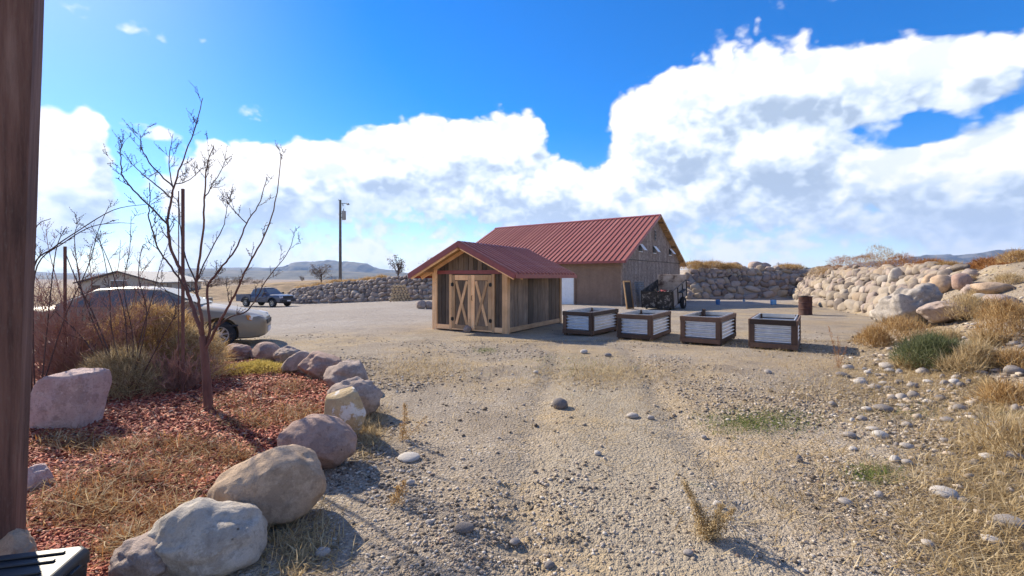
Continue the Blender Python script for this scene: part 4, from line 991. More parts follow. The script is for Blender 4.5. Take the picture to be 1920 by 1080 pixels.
# single large rocks of the right bank
def boulder(px, py, wpx, hpx, label, seed, m, depth=.8, sub=5, rough=.24, cuts=4, D=None, yaw=0, sink=.12, tilt=0, name='boulder', group=None, freq=1.1, cat='boulder', roll=0, box=.0):
    """px, py: foot of the rock in the photo; wpx, hpx its seen size"""
    q = G(px, py) if D is None else P(px, py, D); s = q.y / FPX
    kx = (.92 if py > 890 and px < 760 else 1.); w = wpx * s / 2 * kx; h = hpx * s * (.93 if kx < 1 else 1)
    me = rock_mesh('boulder', seed, m, sub, rough, cuts=cuts, freq=freq, box=box)
    co = np.array([v.co for v in me.vertices]); lo = co.min(0); hi = co.max(0); mid = (lo + hi) / 2; ext = (hi - lo) / 2
    for v in me.vertices: v.co = Vector(((v.co.x - mid[0]) / ext[0] * w, (v.co.y - mid[1]) / ext[1] * w * depth, (v.co.z - mid[2]) / ext[2] * h * .5 * (1 + sink)))
    w_ = 0; o = link(name, me); o.location = (q.x, q.y + w * depth * .8, gz(q.x, q.y + w * depth * .5) + h * .5 * (1 - sink)); o.rotation_euler = (0, R(tilt), yaw)
    return tag(o, label, cat, group)
def stone_c(name, c1, c2, c3, scale=2.5, pits=True, lichen=None):
    t = NT(name); v = t.coord(); n = t.noise(v, scale, 6, .6); f = t.noise(v, scale * 9, 6, .7); vf = t.noise(v, scale * 45, 3, .7)
    c = t.ramp(n, [(.3, c1), (.5, c2), (.7, c3)]); c = t.mix(t.mr(f, .5, .66, 0, .5), c, tuple(x * .55 for x in c1)); c = t.mix(t.mr(vf, .35, .65, 0, .35), c, tuple(x * .6 for x in c2))
    h = t.math('ADD', t.math('MULTIPLY', n, .4), t.math('ADD', t.math('MULTIPLY', f, .25), t.math('MULTIPLY', vf, .10)))
    if pits:
        pv = t.voro(v, scale * 5.); pm = t.math('MULTIPLY', t.mr(t.math('ADD', pv, t.math('MULTIPLY', f, .25)), .22, .15), t.mr(t.noise(v, scale * 1.3, 2), .52, .62)); c = t.mix(pm, c, tuple(x * .3 for x in c1)); h = t.math('SUBTRACT', h, t.math('MULTIPLY', pm, .5))
    st = t.noise(v, scale * .8, 7, .72); c = t.mix(t.mr(st, .52, .60, 0, .45), c, tuple(x * .5 for x in c1)); wh = t.noise(v, scale * 2.6, 6, .7); c = t.mix(t.mr(wh, .62, .70, 0, .3), c, tuple(min(.75, x * 1.35) for x in c3))
    if lichen:
        lm = t.mr(t.noise(v, scale * 1.7, 7, .7), .52, .58); c = t.mix(lm, c, lichen)
    t.col(c); t.bump(h, .8, .08); return t.fin(.9, 0, .25)
S_WHITE = stone_c('white_grey_rock', (.36, .305, .25), (.52, .46, .385), (.60, .54, .46))
S_TAN = stone_c('tan_rock', (.38, .265, .175), (.51, .37, .255), (.57, .44, .32))
S_MAUVE = stone_c('mauve_rock', (.32, .205, .165), (.42, .29, .235), (.49, .36, .30))
S_OCHRE = stone_c('ochre_rock_with_lichen', (.48, .33, .17), (.56, .42, .24), (.60, .47, .30), lichen=(.70, .67, .62))
S_GREY = stone_c('grey_mauve_rock', (.29, .22, .185), (.42, .33, .28), (.50, .42, .36))
S_PINK = stone_c('pink_granite', (.40, .27, .245), (.56, .41, .37), (.66, .53, .49), 3.5)
EDGE = 'boulders edging the mulch bed'
for a in (
    (248, 1106, 150, 84, 'grey jagged rock at the near end of the bed edging', 1, S_GREY, dict(depth=.7, cuts=6)),
    (345, 1100, 235, 136, 'large white-grey boulder, second from the near end of the edging', 2, S_WHITE, dict(depth=.75, yaw=.5)),
    (470, 1000, 228, 146, 'big smooth tan boulder with pits in the bed edging', 3, S_TAN, dict(depth=.7, yaw=.55, rough=.15, tilt=-8)),
    (578, 893, 160, 104, 'smooth mauve boulder between the tan and ochre edging rocks', 4, S_MAUVE, dict(depth=.8, rough=.14, tilt=10)),
    (642, 826, 78, 95, 'upright ochre rock with white lichen in the bed edging', 5, S_OCHRE, dict(depth=.6, rough=.1, cuts=7, sink=.04)),
    (655, 788, 105, 74, 'grey-brown boulder just behind the upright ochre rock', 6, S_GREY, dict(depth=.8)),
    (637, 738, 92, 56, 'squarish grey boulder with a hollow top in the edging', 7, S_GREY, dict(depth=.8, cuts=6)),
    (594, 718, 88, 54, 'dark mauve pointed boulder in the bend of the edging', 8, S_MAUVE, dict(depth=.8, cuts=5)),
    (556, 704, 68, 44, 'low rounded grey-mauve boulder left of the pointed one', 9, S_GREY, dict(depth=.8)),
    (532, 686, 56, 36, 'small dark grey boulder behind the yellow ground cover', 10, S_GREY, dict(depth=.8, cuts=5)),
    (487, 681, 58, 38, 'round tan-pink boulder near the sedan front wheel', 11, S_MAUVE, dict(depth=.9, rough=.1)),
    (437, 680, 54, 34, 'low reddish boulder under the sedan door', 12, S_MAUVE, dict(depth=.8)),
): boulder(*a[:7], group=EDGE, **a[7])
boulder(106, 812, 104, 112, 'large pink granite block beside the wooden post', 21, S_PINK, depth=.75, cuts=4, rough=.14, sink=.04, box=1., freq=.8)
boulder(100, 698, 110, 60, 'mauve rock half hidden behind the red shrub', 22, S_MAUVE, depth=.8)
boulder(52, 935, 60, 60, 'small pale pink rock peeking out right beside the post', 23, S_PINK, depth=.8)
boulder(-10, 1120, 110, 120, 'tan rock at the very bottom left corner', 24, S_TAN, depth=.6)
# big rocks of the bank
boulder(1738, 612, 112, 80, 'huge pitted grey boulder at the near end of the boulder wall', 41, stone_c('pitted_grey_rock', (.27, .235, .205), (.40, .355, .31), (.48, .43, .375), 3), depth=.8, yaw=-.3, cuts=7, tilt=-12, rough=.4, freq=1.6)
boulder(1806, 604, 96, 44, 'pale mauve flat-topped boulder right of the huge pitted one', 42, S_GREY, depth=.9, cuts=5, tilt=8)
boulder(1668, 606, 40, 34, 'white round stone at the foot of the huge pitted boulder', 43, S_WHITE, depth=.9)
for i, (px, py, w, h, lb) in enumerate(((1812, 541, 34, 30, 'brown boulder above the flat-topped one'), (1780, 545, 42, 34, 'pinkish boulder resting on the huge pitted one'), (1755, 536, 30, 26, 'angular ochre boulder at the wall top'), (1838, 552, 40, 22, 'dark grey rock in the dry brush on the bank'), (1690, 528, 34, 30, 'blue-grey oval boulder high on the wall'), (1880, 548, 60, 22, 'long tan rock on the bank at the right edge'), (1900, 575, 60, 26, 'pale slab near the right edge of the bank'), (1855, 570, 36, 22, 'white rock on the bank below the brush'))):
    boulder(px, py, w, h, lb, 50 + i, (S_MAUVE, S_TAN, S_OCHRE, S_GREY, S_WHITE, S_TAN, S_GREY, S_WHITE)[i] if i != 2 else S_TAN, sub=3, depth=.8)
# rock pile on top of the far wall
for i, (px, py, w, h, lb) in enumerate(((1383, 506, 26, 15, 'dark boulder on the crest of the far wall, left of the pile'), (1422, 506, 28, 16, 'dark boulder on the crest of the far wall, middle of the pile'), (1437, 510, 22, 14, 'blue-grey boulder on the crest of the far wall, right end'), (1360, 510, 24, 10, 'flat brown boulder on the crest of the far wall, left end'))):
    boulder(px, py, w, h, lb, 70 + i, S_GREY, D=47.5, sub=3)
for i, (px, py, w, h) in enumerate(((788, 579, 20, 16), (803, 579, 18, 15), (775 + 40, 579, 18, 15))):
    boulder(px, py, w, h, ('round grey stone left of the shed, outermost of three', 'round grey stone left of the shed, middle of three', 'round grey stone left of the shed, closest to its post')[i], 80 + i, S_GREY, sub=3)
boulder(876, 624, 16, 14, 'small dark stone propping the shed doors', 90, S_GREY, sub=3)
# ------------------------------------------------------------------ loose stones on the open ground (those large enough to pick out)
COBM = [rock_mesh('loose_stone', 300 + i, M_COB, 2, .18, cuts=4) for i in range(8)]
cob_list = [(1050, 764, 30, 20), (1186, 783, 26, 10), (870, 996, 40, 16), (606, 1040, 28, 14), (1656, 770, 34, 13), (1650, 818, 26, 12), (1585, 945, 26, 12), (1770, 930, 44, 20), (1800, 940, 30, 10), (1876, 810, 46, 22), (1690, 750, 22, 14), (1712, 747, 22, 15), (1590, 692, 20, 10), (1580, 706, 26, 9), (1498, 866, 14, 14), (1678, 865, 20, 12), (1700, 870, 20, 10), (1740, 1023, 26, 12), (1440, 700, 14, 8), (1120, 852, 14, 8), (766, 862, 42, 12), (770, 908, 16, 10), (965, 1020, 20, 9), (1030, 1062, 22, 10), (805, 982, 16, 8), (1345, 948, 18, 10), (1290, 1040, 20, 9), (1860, 1020, 40, 14), (1890, 985, 50, 18), (1730, 700, 24, 12), (1790, 720, 22, 12), (1840, 690, 26, 14), (1900, 700, 30, 16), (1800, 770, 26, 13), (1850, 860, 24, 12), (1640, 730, 22, 12), (1665, 690, 30, 12), (1610, 720, 18, 10), (1740, 640, 24, 12), (1220, 786, 14, 8), (1320, 822, 12, 7), (1095, 662, 14, 8), (1140, 668, 14, 7), (1005, 700, 10, 6), (1900, 860, 30, 14), (1770, 830, 18, 10), (1830, 800, 18, 10), (1905, 770, 24, 14), (1700, 800, 18, 10), (1560, 760, 16, 9)]
GL = {(1050, 764): 'roundish upright stone alone in the middle of the gravel', (1186, 783): 'flat stone on the gravel right of the lone upright stone', (870, 996): 'flat pinkish stone in the near gravel at lower centre', (606, 1040): 'blue-grey stone next to the white-grey edging boulder', (1498, 866): 'small upright stone below the green grass patch', (1440, 700): 'small stone on the gravel just below the last planter', (1120, 852): 'small pale stone below the lone upright stone', (766, 862): 'long flat stone right of the mauve edging boulder', (770, 908): 'small pale stone right of the tan edging boulder', (965, 1020): 'flat stone at lower centre right of the pinkish one', (1030, 1062): 'pale stone at the bottom edge left of the golden weed', (805, 982): 'tiny stone left of the flat pinkish stone', (1345, 948): 'stone just behind the golden weed plumes', (1290, 1040): 'stone at the foot of the golden weed', (1220, 786): 'smaller of two flat stones right of the lone upright stone', (1320, 822): 'tiny stone left of the green grass patch', (1095, 662): 'stone in the shadow below the planter nearest the shed', (1140, 668): 'stone at the shadow edge below the second planter', (1005, 700): 'tiny stone on the gravel below the shed', (1560, 760): 'small stone on the gravel where the right bank begins'}
def ZL(px, py, w):
    size = 'large pale' if w > 27 else ('mid-sized' if w > 17 else 'small')
    row = 'up beside the boulder wall end' if py < 660 else ('level with the sagebrush' if py < 720 else ('just below the sagebrush' if py < 790 else ('halfway down the weedy slope' if py < 880 else 'near the bottom edge')))
    side = 'at the right edge of the bank' if px > 1850 else ('on the middle of the bank' if px > 1700 else 'on the left foot of the bank')
    return '%s loose stone %s, %s' % (size, side, row)
random.seed(19)
extra = []
for _ in range(75):   # rubble of the bank
    px = random.uniform(1590, 1960); lim = np.interp(px, [1590, 1700, 1960], [690, 640, 560]); py = lim + abs(random.gauss(0, 120)); 
    if py < 1040: extra.append((px, py, random.uniform(9, 24) * (py / 800), random.uniform(5, 11) * (py / 800)))
for i, (px, py, w, h) in enumerate(cob_list + extra):
    q = G(px, py); s = q.y / FPX; o = link('loose_stone', random.choice(COBM)); o.scale = (w * s * .52, w * s * random.uniform(.35, .5), h * s * .62); o.location = q + Vector((0, 0, h * s * .28)); o.rotation_euler = (random.uniform(-.12, .12), random.uniform(-.12, .12), random.uniform(-.5, .5))
    if (px, py) not in GL: tag(o, ZL(px, py, w), 'stone', 'loose stones on the right bank')
    else: tag(o, GL.get((px, py), 'small river stone lying loose on the open gravel'), 'stone', 'loose stones on the gravel')
# ------------------------------------------------------------------ gravel: too many to count
def pebbles(name, N, region, size, m, seed, dens):
    rng = np.random.default_rng(seed); bm = bmesh.new(); bmesh.ops.create_icosphere(bm, subdivisions=1, radius=1.)
    bv = np.array([v.co for v in bm.verts]); bf = np.array([[v.index for v in f.verts] for f in bm.faces]); bm.free()
    D = region[0] * (region[1] / region[0]) ** rng.random(N * 3); u = rng.uniform(region[2], region[3], N * 3); x = u * D; y = D
    keep = rng.random(N * 3) < dens(x, y); x = x[keep][:N]; y = y[keep][:N]; n = len(x)
    s = size[0] * (size[1] / size[0]) ** (rng.random(n) ** 2.8) * np.clip(y / 3.2, .8, 1.5)
    sc = np.stack([s, s * rng.uniform(.55, .95, n), s * rng.uniform(.35, .65, n)], 1); yaw = rng.uniform(0, 6.283, n)
    v = bv[None] * (1 + rng.uniform(-.22, .22, (n, len(bv), 1))) * sc[:, None]
    c, si = np.cos(yaw)[:, None], np.sin(yaw)[:, None]; vx = v[..., 0] * c - v[..., 1] * si; vy = v[..., 0] * si + v[..., 1] * c
    z = ground(x, y) + sc[:, 2] * .35
    V_ = np.stack([vx + x[:, None], vy + y[:, None], v[..., 2] + z[:, None]], 2).reshape(-1, 3)
    F_ = (bf[None] + (np.arange(n) * len(bv))[:, None, None]).reshape(-1, 3)
    return tag(link(name, npmesh(name, V_, F_, m, True)), kind='stuff')
def pebble_mat():
    t = NT('gravel_stone'); r = t.n.new('ShaderNodeNewGeometry').outputs['Random Per Island']
    c = t.ramp(r, [(0, (.08, .062, .048)), (.25, (.21, .165, .12)), (.5, (.33, .265, .20)), (.75, (.43, .36, .285)), (.9, (.58, .52, .44)), (1, (.26, .17, .115))])
    t.col(c); n = t.noise(t.pos(), 150, 3); t.bump(n, .3, .004); return t.fin(.9, 0, .25)
M_PEB = pebble_mat()
BEDPX = [(120, 1150), (330, 1095), (480, 1003), (585, 893), (640, 826), (655, 780), (640, 733), (600, 713), (550, 699), (500, 683), (430, 678)]
BED = [G(*p) for p in BEDPX]
def in_bed(x, y):
    bx = np.array([p.x for p in BED]); by = np.array([p.y for p in BED]); o = np.argsort(by)
    return (x < np.interp(y, by[o], bx[o])) & (y < by.max()) & (y > -1)
def bank_d(x, y): return (x - np.interp(y, TY, TX))
def dens_gravel(x, y):
    d = (.05 + .95 * sst((fbm(x * .7, y * .7, 5, 40) - .42) / .20)) * (1 - sst((y - 5) / 11)) * (.04 + .96 * sst((np.abs(x - .45 - .13 * y) + (fbm(x, y, 2, 8) - .5) * 1.6) / 1.9)); d = np.where(in_bed(x, y), 0, d); d = np.where(bank_d(x, y) > 4, d * .5, d); return d
pebbles('gravel', 105000, (1.7, 16., -1.25, 1.35), (.0032, .021), M_PEB, 4, dens_gravel)
def dens_bank(x, y):
    d = bank_d(x, y); return np.where((d > -.3) & (d < 11), .25 + .75 * sst((fbm(x * .8, y * .8, 3, 77) - .42) / .2), 0)
pebbles('bank_rubble', 12000, (2.2, 26., .5, 1.5), (.007, .05), M_PEB, 6, dens_bank)
# ------------------------------------------------------------------ mulch bed
def mulch_mat():
    t = NT('red_mulch'); p = t.pos(); n = t.noise(p, 3, 6, .65); f = t.noise(p, 45, 4, .7)
    t.col(t.mix(t.mr(f, .35, .65), t.ramp(n, [(.3, (.16, .04, .025)), (.6, (.30, .085, .05)), (.8, (.36, .17, .085))]), (.06, .025, .02))); t.bump(f, .8, .02); return t.fin(.95)
def mulch():
    xs_ = np.arange(-13, -1.0, .08); ys_ = np.arange(.4, 9.2, .08); X_, Y_ = np.meshgrid(xs_, ys_); Z_ = ground(X_, Y_) + .035 + (fbm(X_ * 2.3, Y_ * 2.3, 4, 61) - .4) * .07
    inb = in_bed(X_ + .02, Y_); Z_ = np.where(in_bed(X_ + .25, Y_) & (Y_ < max(p.y for p in BED) - .2), Z_, ground(X_, Y_) - .03); nx_ = len(xs_)
    V_ = np.stack([X_.ravel(), Y_.ravel(), Z_.ravel()], 1); i = (np.arange(len(ys_) - 1)[:, None] * nx_ + np.arange(nx_ - 1)).ravel(); F_ = np.stack([i, i + 1, i + nx_ + 1, i + nx_], 1)
    keep = inb.ravel()[F_].any(1); tag(link('mulch_bed', npmesh('mulch_bed', V_, F_[keep], mulch_mat(), True)), kind='structure')
mulch()
def bedz(x, y): return ground(x, y) + .035 + (fbm(np.asarray(x) * 2.3, np.asarray(y) * 2.3, 4, 61) - .4) * .07
def chips():
    rng = np.random.default_rng(8); N = 60000; D = 1.6 * (8.5 / 1.6) ** rng.random(N); x = rng.uniform(-1.25, .0, N) * D; y = D; k = in_bed(x + .12, y); x, y = x[k], y[k]; n = len(x)
    L_ = rng.uniform(.008, .030, n) * np.clip(y / 3, .8, 1.4); w = L_ * rng.uniform(.16, .4, n); h = .004 + 0 * w; base = np.array([(-1, -1, -1), (1, -.7, -1), (.9, 1, -1), (-1, .8, -1), (-1, -1, 1), (1, -.7, 1), (.9, 1, 1), (-1, .8, 1)], float)
    f = np.array([(0, 3, 2, 1), (4, 5, 6, 7), (0, 1, 5, 4), (1, 2, 6, 5), (2, 3, 7, 6), (3, 0, 4, 7)])
    v = base[None] * np.stack([L_, w, h], 1)[:, None]; yaw = rng.uniform(0, 6.28, n); pit = rng.normal(0, .35, n)
    c, s = np.cos(pit)[:, None], np.sin(pit)[:, None]; v = np.stack([v[..., 0] * c - v[..., 2] * s, v[..., 1], v[..., 0] * s + v[..., 2] * c], 2)
    c, s = np.cos(yaw)[:, None], np.sin(yaw)[:, None]; v = np.stack([v[..., 0] * c - v[..., 1] * s, v[..., 0] * s + v[..., 1] * c, v[..., 2]], 2)
    v += np.stack([x, y, bedz(x, y) + .012], 1)[:, None]; F_ = (f[None] + (np.arange(n) * 8)[:, None, None]).reshape(-1, 4)
    t = NT('wood_chip'); r = t.n.new('ShaderNodeNewGeometry').outputs['Random Per Island']; t.col(t.ramp(r, [(0, (.14, .03, .018)), (.35, (.32, .07, .04)), (.65, (.41, .115, .06)), (.88, (.46, .20, .11)), (1, (.58, .42, .30))]))
    tag(link('wood_chips', npmesh('wood_chips', v.reshape(-1, 3), F_, t.fin(.85))), kind='stuff')
chips()
# ------------------------------------------------------------------ wooden post and the black case at its foot
def post():
    D = 2.35
    t = thing('timber_post', 'tall weathered dark timber post at the left edge', 'post', (0, 0, 0))
    br = P(48, 1045, D + .16); tr = P(87, -60, D + .16); zb = gz(br.x, D) - .1; n = 26; m = MB(); rows = []
    u = Vector((-.56, .83, 0)); w_ = Vector((-.83, -.56, 0)); S = .20; c = .014
    for i in range(n + 1):
        f = i / n; z = zb + (tr.z + .6 - zb) * f; fr = (z - br.z) / (tr.z - br.z); A = Vector((br.x + (tr.x - br.x) * fr, D + .16, z))
        A += u * mnoise.noise(Vector((f * 9, 1, 2))) * .005
        # A is the far right corner; u runs away from the camera, w_ to the left
        F0 = A - u * S; L0 = F0 + w_ * S; B0 = A + w_ * S
        rows.append([A - u * c, F0 + u * c, F0 + w_ * c, L0 - w_ * c, L0 + u * c, B0 - u * c, B0 - w_ * c, A + w_ * c])
    k = 8; m.v = [p for r in rows for p in r]
    for i in range(n):
        for j in range(k): m.f.append((i * k + j, i * k + (j + 1) % k, (i + 1) * k + (j + 1) % k, (i + 1) * k + j))
    m.f.append(tuple(range(k))[::-1]); m.f.append(tuple(n * k + j for j in range(k)))
    q = NT('dark_post_wood'); v = q.coord(); g = q.noise(v, 22, 7, .65, (1, 1, .06)); b = q.noise(v, 3.5, 6, .7, (1, 1, .3)); f = q.noise(v, 90, 4, .7, (1, 1, .2))
    c = q.ramp(g, [(.3, (.06, .026, .02)), (.55, (.16, .08, .058)), (.75, (.25, .15, .115))]); c = q.mix(q.mr(b, .5, .72, 0, .6), c, (.035, .018, .014)); c = q.mix(q.mr(f, .5, .75, 0, .4), c, (.17, .125, .10))
    q.col(c); q.bump(q.math('ADD', g, q.math('MULTIPLY', f, .4)), .6, .012)
    m.build('shaft', q.fin(.85), t, 30)
    nh = MB()
    for (px, py) in ((44, 50), (30, 185), (28, 588), (20, 790)):
        pass
post()
def case():
    q = P(10, 1105, 1.98); g = gz(q.x, q.y); t = thing('black_case', 'glossy black moulded plastic case at the foot of the timber post', 'case', (q.x - .02, q.y + .05, g), R(14)); t.scale = (.72, .72, .8)
    m = flat('black_plastic', (.02, .021, .023), .5, 0, .2, 20); h = .36
    prof = lambda z, s: [(-.30 * s, -.20 * s, z), (.26 * s, -.20 * s, z), (.30 * s, -.16 * s, z), (.30 * s, .16 * s, z), (.26 * s, .20 * s, z), (-.30 * s, .20 * s, z)]
    def stack(levels, nm):
        b = MB(); k = 6
        for z, s in levels: b.v += prof(z, s)
        for i in range(len(levels) - 1):
            for j in range(k): b.f.append((i * k + j, i * k + (j + 1) % k, (i + 1) * k + (j + 1) % k, (i + 1) * k + j))
        b.f.append(tuple(range(k))[::-1]); b.f.append(tuple((len(levels) - 1) * k + j for j in range(k))); return b.build(nm, m, t, None, .012)
    stack([(0, .9), (.02, .94), (h - .10, 1.0)], 'body'); stack([(h - .095, 1.03), (h - .03, 1.03), (h, .94)], 'lid')
    for y in (-.1, .02, .11): MB().box(-.2, .2, y - .012, y + .012, h, h + .012).build('lid_rib', m, t, None, .005)
    MB().box(.305, .33, -.05, .05, h - .15, h - .05).build('latch', m, t, None, .006)
    MB().box(.29, .36, -.18, .14, .02, .06).build('foot_rail', m, t, None, .01)
case()
# ------------------------------------------------------------------ bare woody plants
def bark(name, c1, c2):
    t = NT(name); v = t.coord(); n = t.noise(v, 14, 4, .6, (1, 1, .3)); t.col(t.ramp(n, [(.3, c1), (.7, c2)])); return t.fin(.7)
M_REDBARK = bark('red_brown_bark', (.085, .032, .026), (.19, .085, .062))
M_TWIG = bark('dark_twig', (.05, .028, .024), (.12, .065, .05))
M_REDTWIG = bark('red_twig', (.24, .11, .085), (.42, .24, .18))
M_TANTWIG = bark('tan_twig', (.24, .16, .085), (.40, .28, .16))
def smooth_path(pts, n=5):
    out = []; k = len(pts)
    for i in range(k - 1):
        p0, p1, p2, p3 = pts[max(i - 1, 0)], pts[i], pts[i + 1], pts[min(i + 2, k - 1)]
        for j in range(n):
            t = j / n; out.append(.5 * ((2 * p1) + (p2 - p0) * t + (2 * p0 - 5 * p1 + 4 * p2 - p3) * t * t + (3 * p1 - p0 - 3 * p2 + p3) * t ** 3))
    out.append(pts[-1]); return out
def twigs(mb, path, rad, rnd, n, ln, buds=True, depth=0):
    k = len(path)
    for _ in range(n):
        i = rnd.randint(int(k * .25), k - 2); p = path[i]; d = (path[i + 1] - p).normalized()
        side = Vector((rnd.gauss(0, 1), rnd.gauss(0, 1), rnd.gauss(0, .5))); side = (side - d * side.dot(d)).normalized()
        g = (d * .75 + side * .8 + Vector((0, 0, .25))).normalized(); L_ = ln * rnd.uniform(.35, 1.); q = [p]
        for s in range(4): g = (g + Vector((rnd.gauss(0, .12), rnd.gauss(0, .12), .07))).normalized(); q.append(q[-1] + g * L_ / 4)
        r0 = max(.0030, rad[min(i, len(rad) - 1)] * .45); mb.tube(q, [r0, r0 * .85, r0 * .7, r0 * .55, r0 * .4], 4, False)
        if buds:
            for b in q[1:]:
                o = Vector((rnd.gauss(0, 1), rnd.gauss(0, 1), rnd.gauss(0, 1))).normalized() * .012; mb.tube([b, b + o * .7, b + o * 1.3], [.002, .0042, .001], 4, False)
        if depth and L_ > ln * .5: twigs(mb, q, [r0] * 5, rnd, 3, ln * .5, buds, depth - 1)
def young_tree():
    base = G(392, 775); D = base.y; rnd = random.Random(4)
    t = thing('young_tree', 'leafless young red-barked tree standing in the mulch bed', 'tree', base)
    tr = [(392, 775), (388, 720), (384, 670), (380, 630)]
    paths = [  # (points, start radius, end radius, depth slope)
        ([(380, 630), (366, 590), (356, 560), (341, 512), (322, 470), (314, 420), (319, 387), (326, 350), (339, 311), (364, 246), (380, 184)], .026, .004, .25),
        ([(313, 420), (281, 387), (245, 350), (229, 325), (226, 295), (227, 262)], .012, .004, -.3),
        ([(321, 372), (285, 340), (258, 318), (238, 295)], .009, .003, .3),
        ([(324, 350), (281, 306), (265, 275), (262, 250)], .009, .003, -.2),
        ([(325, 352), (317, 307), (324, 251)], .008, .003, .4),
        ([(381, 632), (376, 580), (368, 531), (379, 444), (384, 372), (388, 314), (402, 273)], .020, .004, -.3),
        ([(384, 372), (402, 340), (424, 302)], .007, .003, -.1), ([(328, 345), (350, 340), (375, 320)], .007, .003, .2),
        ([(384, 660), (394, 610), (389, 540), (412, 505), (440, 470), (462, 419), (483, 387), (501, 332)], .018, .004, .3),
        ([(386, 655), (415, 598), (440, 553), (465, 499), (494, 444), (516, 379), (528, 289)], .018, .004, -.2),
        ([(397, 619), (430, 595), (462, 584), (480, 560), (501, 524), (537, 477), (552, 441)], .011, .003, .2),
        ([(352, 548), (320, 500), (299, 470), (281, 419), (281, 380), (281, 343)], .012, .004, -.35), ([(370, 540), (345, 470), (338, 420), (333, 370)], .010, .004, .5),
        ([(462, 419), (440, 395), (425, 378)], .006, .002, 0), ([(368, 531), (395, 470), (420, 420), (425, 375)], .009, .003, .45)]
    tp = smooth_path([P(x, y, D) for x, y in tr]); tp[0].z -= .06
    MB().tube([p - base for p in tp], list(np.linspace(.052, .036, len(tp))), 10).build('trunk', M_REDBARK, t, 60)
    for (pp, r0, r1, sl) in paths:
        pts = [P(x, y, D + sl * i / len(pp) * 1.2) for i, (x, y) in enumerate(pp)]; sp = smooth_path(pts); rad = list(np.linspace(r0, r1, len(sp)))
        sp = [p + Vector((rnd.gauss(0, .004), rnd.gauss(0, .004), 0)) - base for p in sp]
        b = MB().tube(sp, rad, 6).build('branch', M_REDBARK if r0 > .015 else M_TWIG, t, 60)
        m = MB(); twigs(m, sp, rad, rnd, 3 + len(pp), .27, True, 1); m.build('twigs', M_TWIG, b)['kind'] = 'stuff'
young_tree()
def cane_plant(name, label, px, py, canes, r, m, seed, tw=4, tl=.22, D=None):
    """canes: pixel paths from the foot"""
    base = G(px, py) if D is None else P(px, py, D); base.z = gz(base.x, base.y); rnd = random.Random(seed); t = thing(name, label, 'shrub', base)
    for pp in canes:
        sl = rnd.uniform(-.5, .5); pts = [P(x, y, base.y + sl * i / max(1, len(pp) - 1)) for i, (x, y) in enumerate(pp)]; sp = [p - base for p in smooth_path(pts)]
        rad = list(np.linspace(r * rnd.uniform(.7, 1.2), r * .3, len(sp))); b = MB().tube(sp, rad, 5).build('cane', m, t, 60)
        k = MB(); twigs(k, sp, rad, rnd, tw, tl, True, 1); k.build('twigs', m, b)['kind'] = 'stuff'
    return t
cane_plant('arching_shrub', 'bare shrub with two long arching canes beside the timber post', 60, 760, [[(60, 760), (58, 620), (64, 500), (100, 465), (140, 437), (212, 394), (274, 383)], [(66, 760), (62, 600), (70, 498), (120, 455), (169, 426), (215, 418), (252, 419)], [(75, 760), (90, 600), (105, 470), (125, 425)], [(70, 760), (120, 600), (165, 500), (185, 430), (205, 385)], [(60, 755), (50, 560), (64, 435), (95, 410)]], .011, M_TWIG, 8)
cane_plant('bare_shrub', 'tall bare grey-stemmed shrub between pink granite block and young tree', 235, 745, [[(235, 745), (190, 640), (158, 560), (145, 500), (140, 440), (150, 418)], [(240, 745), (210, 620), (205, 540), (190, 460), (178, 430)], [(240, 745), (250, 640), (232, 540), (243, 470), (246, 405)], [(245, 745), (262, 640), (285, 560), (300, 500), (318, 450)], [(238, 745), (180, 600), (150, 540), (125, 480), (122, 462)], [(242, 745), (235, 600), (214, 520), (195, 470), (170, 420)], [(240, 745), (275, 600), (260, 520), (268, 460), (280, 470)], [(246, 745), (300, 640), (330, 580), (300, 530)], [(236, 745), (160, 640), (110, 590), (80, 560)]], .010, M_TWIG, 9, 7, .3)
cane_plant('bare_shrub', 'spindly bare shrub with upright canes in front of the far house', 150, 720, [[(150, 720), (130, 620), (110, 540), (92, 470), (86, 430)], [(152, 720), (160, 610), (172, 540), (168, 480), (182, 440)], [(150, 720), (105, 620), (85, 560), (68, 520)], [(155, 720), (190, 620), (205, 560), (222, 500), (226, 450)], [(150, 720), (142, 600), (150, 520), (135, 470)], [(156, 720), (215, 640), (250, 580), (262, 520), (290, 480)]], .009, M_REDTWIG, 21, 9, .3)
def thicket(name, label, px, py, n, hgt, spread, m, seed, r=.006, D=None, cat='shrub'):
    base = G(px, py); rnd = random.Random(seed); t = thing(name, label, cat, base); m1 = MB(); m2 = MB()
    for i in range(n):
        a = rnd.uniform(0, 6.283); o = Vector((math.cos(a), math.sin(a) * .7, 0)); g = (o * rnd.uniform(.1, .9) * spread + Vector((0, 0, 1))).normalized(); L_ = hgt * rnd.uniform(.55, 1.1); q = [o * rnd.uniform(0, .15) + Vector((0, 0, -.03))]
        for s in range(6): g = (g + Vector((rnd.gauss(0, .16), rnd.gauss(0, .16), rnd.gauss(.02, .1)))).normalized(); q.append(q[-1] + g * L_ / 6)
        rad = list(np.linspace(r, r * .35, 7)); m1.tube(q, rad, 4, False); twigs(m2, q, rad, rnd, 8, hgt * .32, False, 1)
    m1.build('stems', m, t, 60)['kind'] = 'stuff'; m2.build('twigs', m, t)['kind'] = 'stuff'; return t
thicket('red_shrub', 'dense leafless red-twigged shrub left of the tan brush', 120, 735, 75, 1.75, 1.15, M_REDTWIG, 12, .0075)
thicket('red_shrub', 'tall leafless red-twigged shrub right behind the pink granite block', 185, 730, 45, 1.6, 1.1, M_REDTWIG, 16, .0075)
thicket('red_shrub', 'low leafless red-twigged shrub beneath the young tree', 335, 735, 60, .7, 1.9, M_REDTWIG, 13, .007)
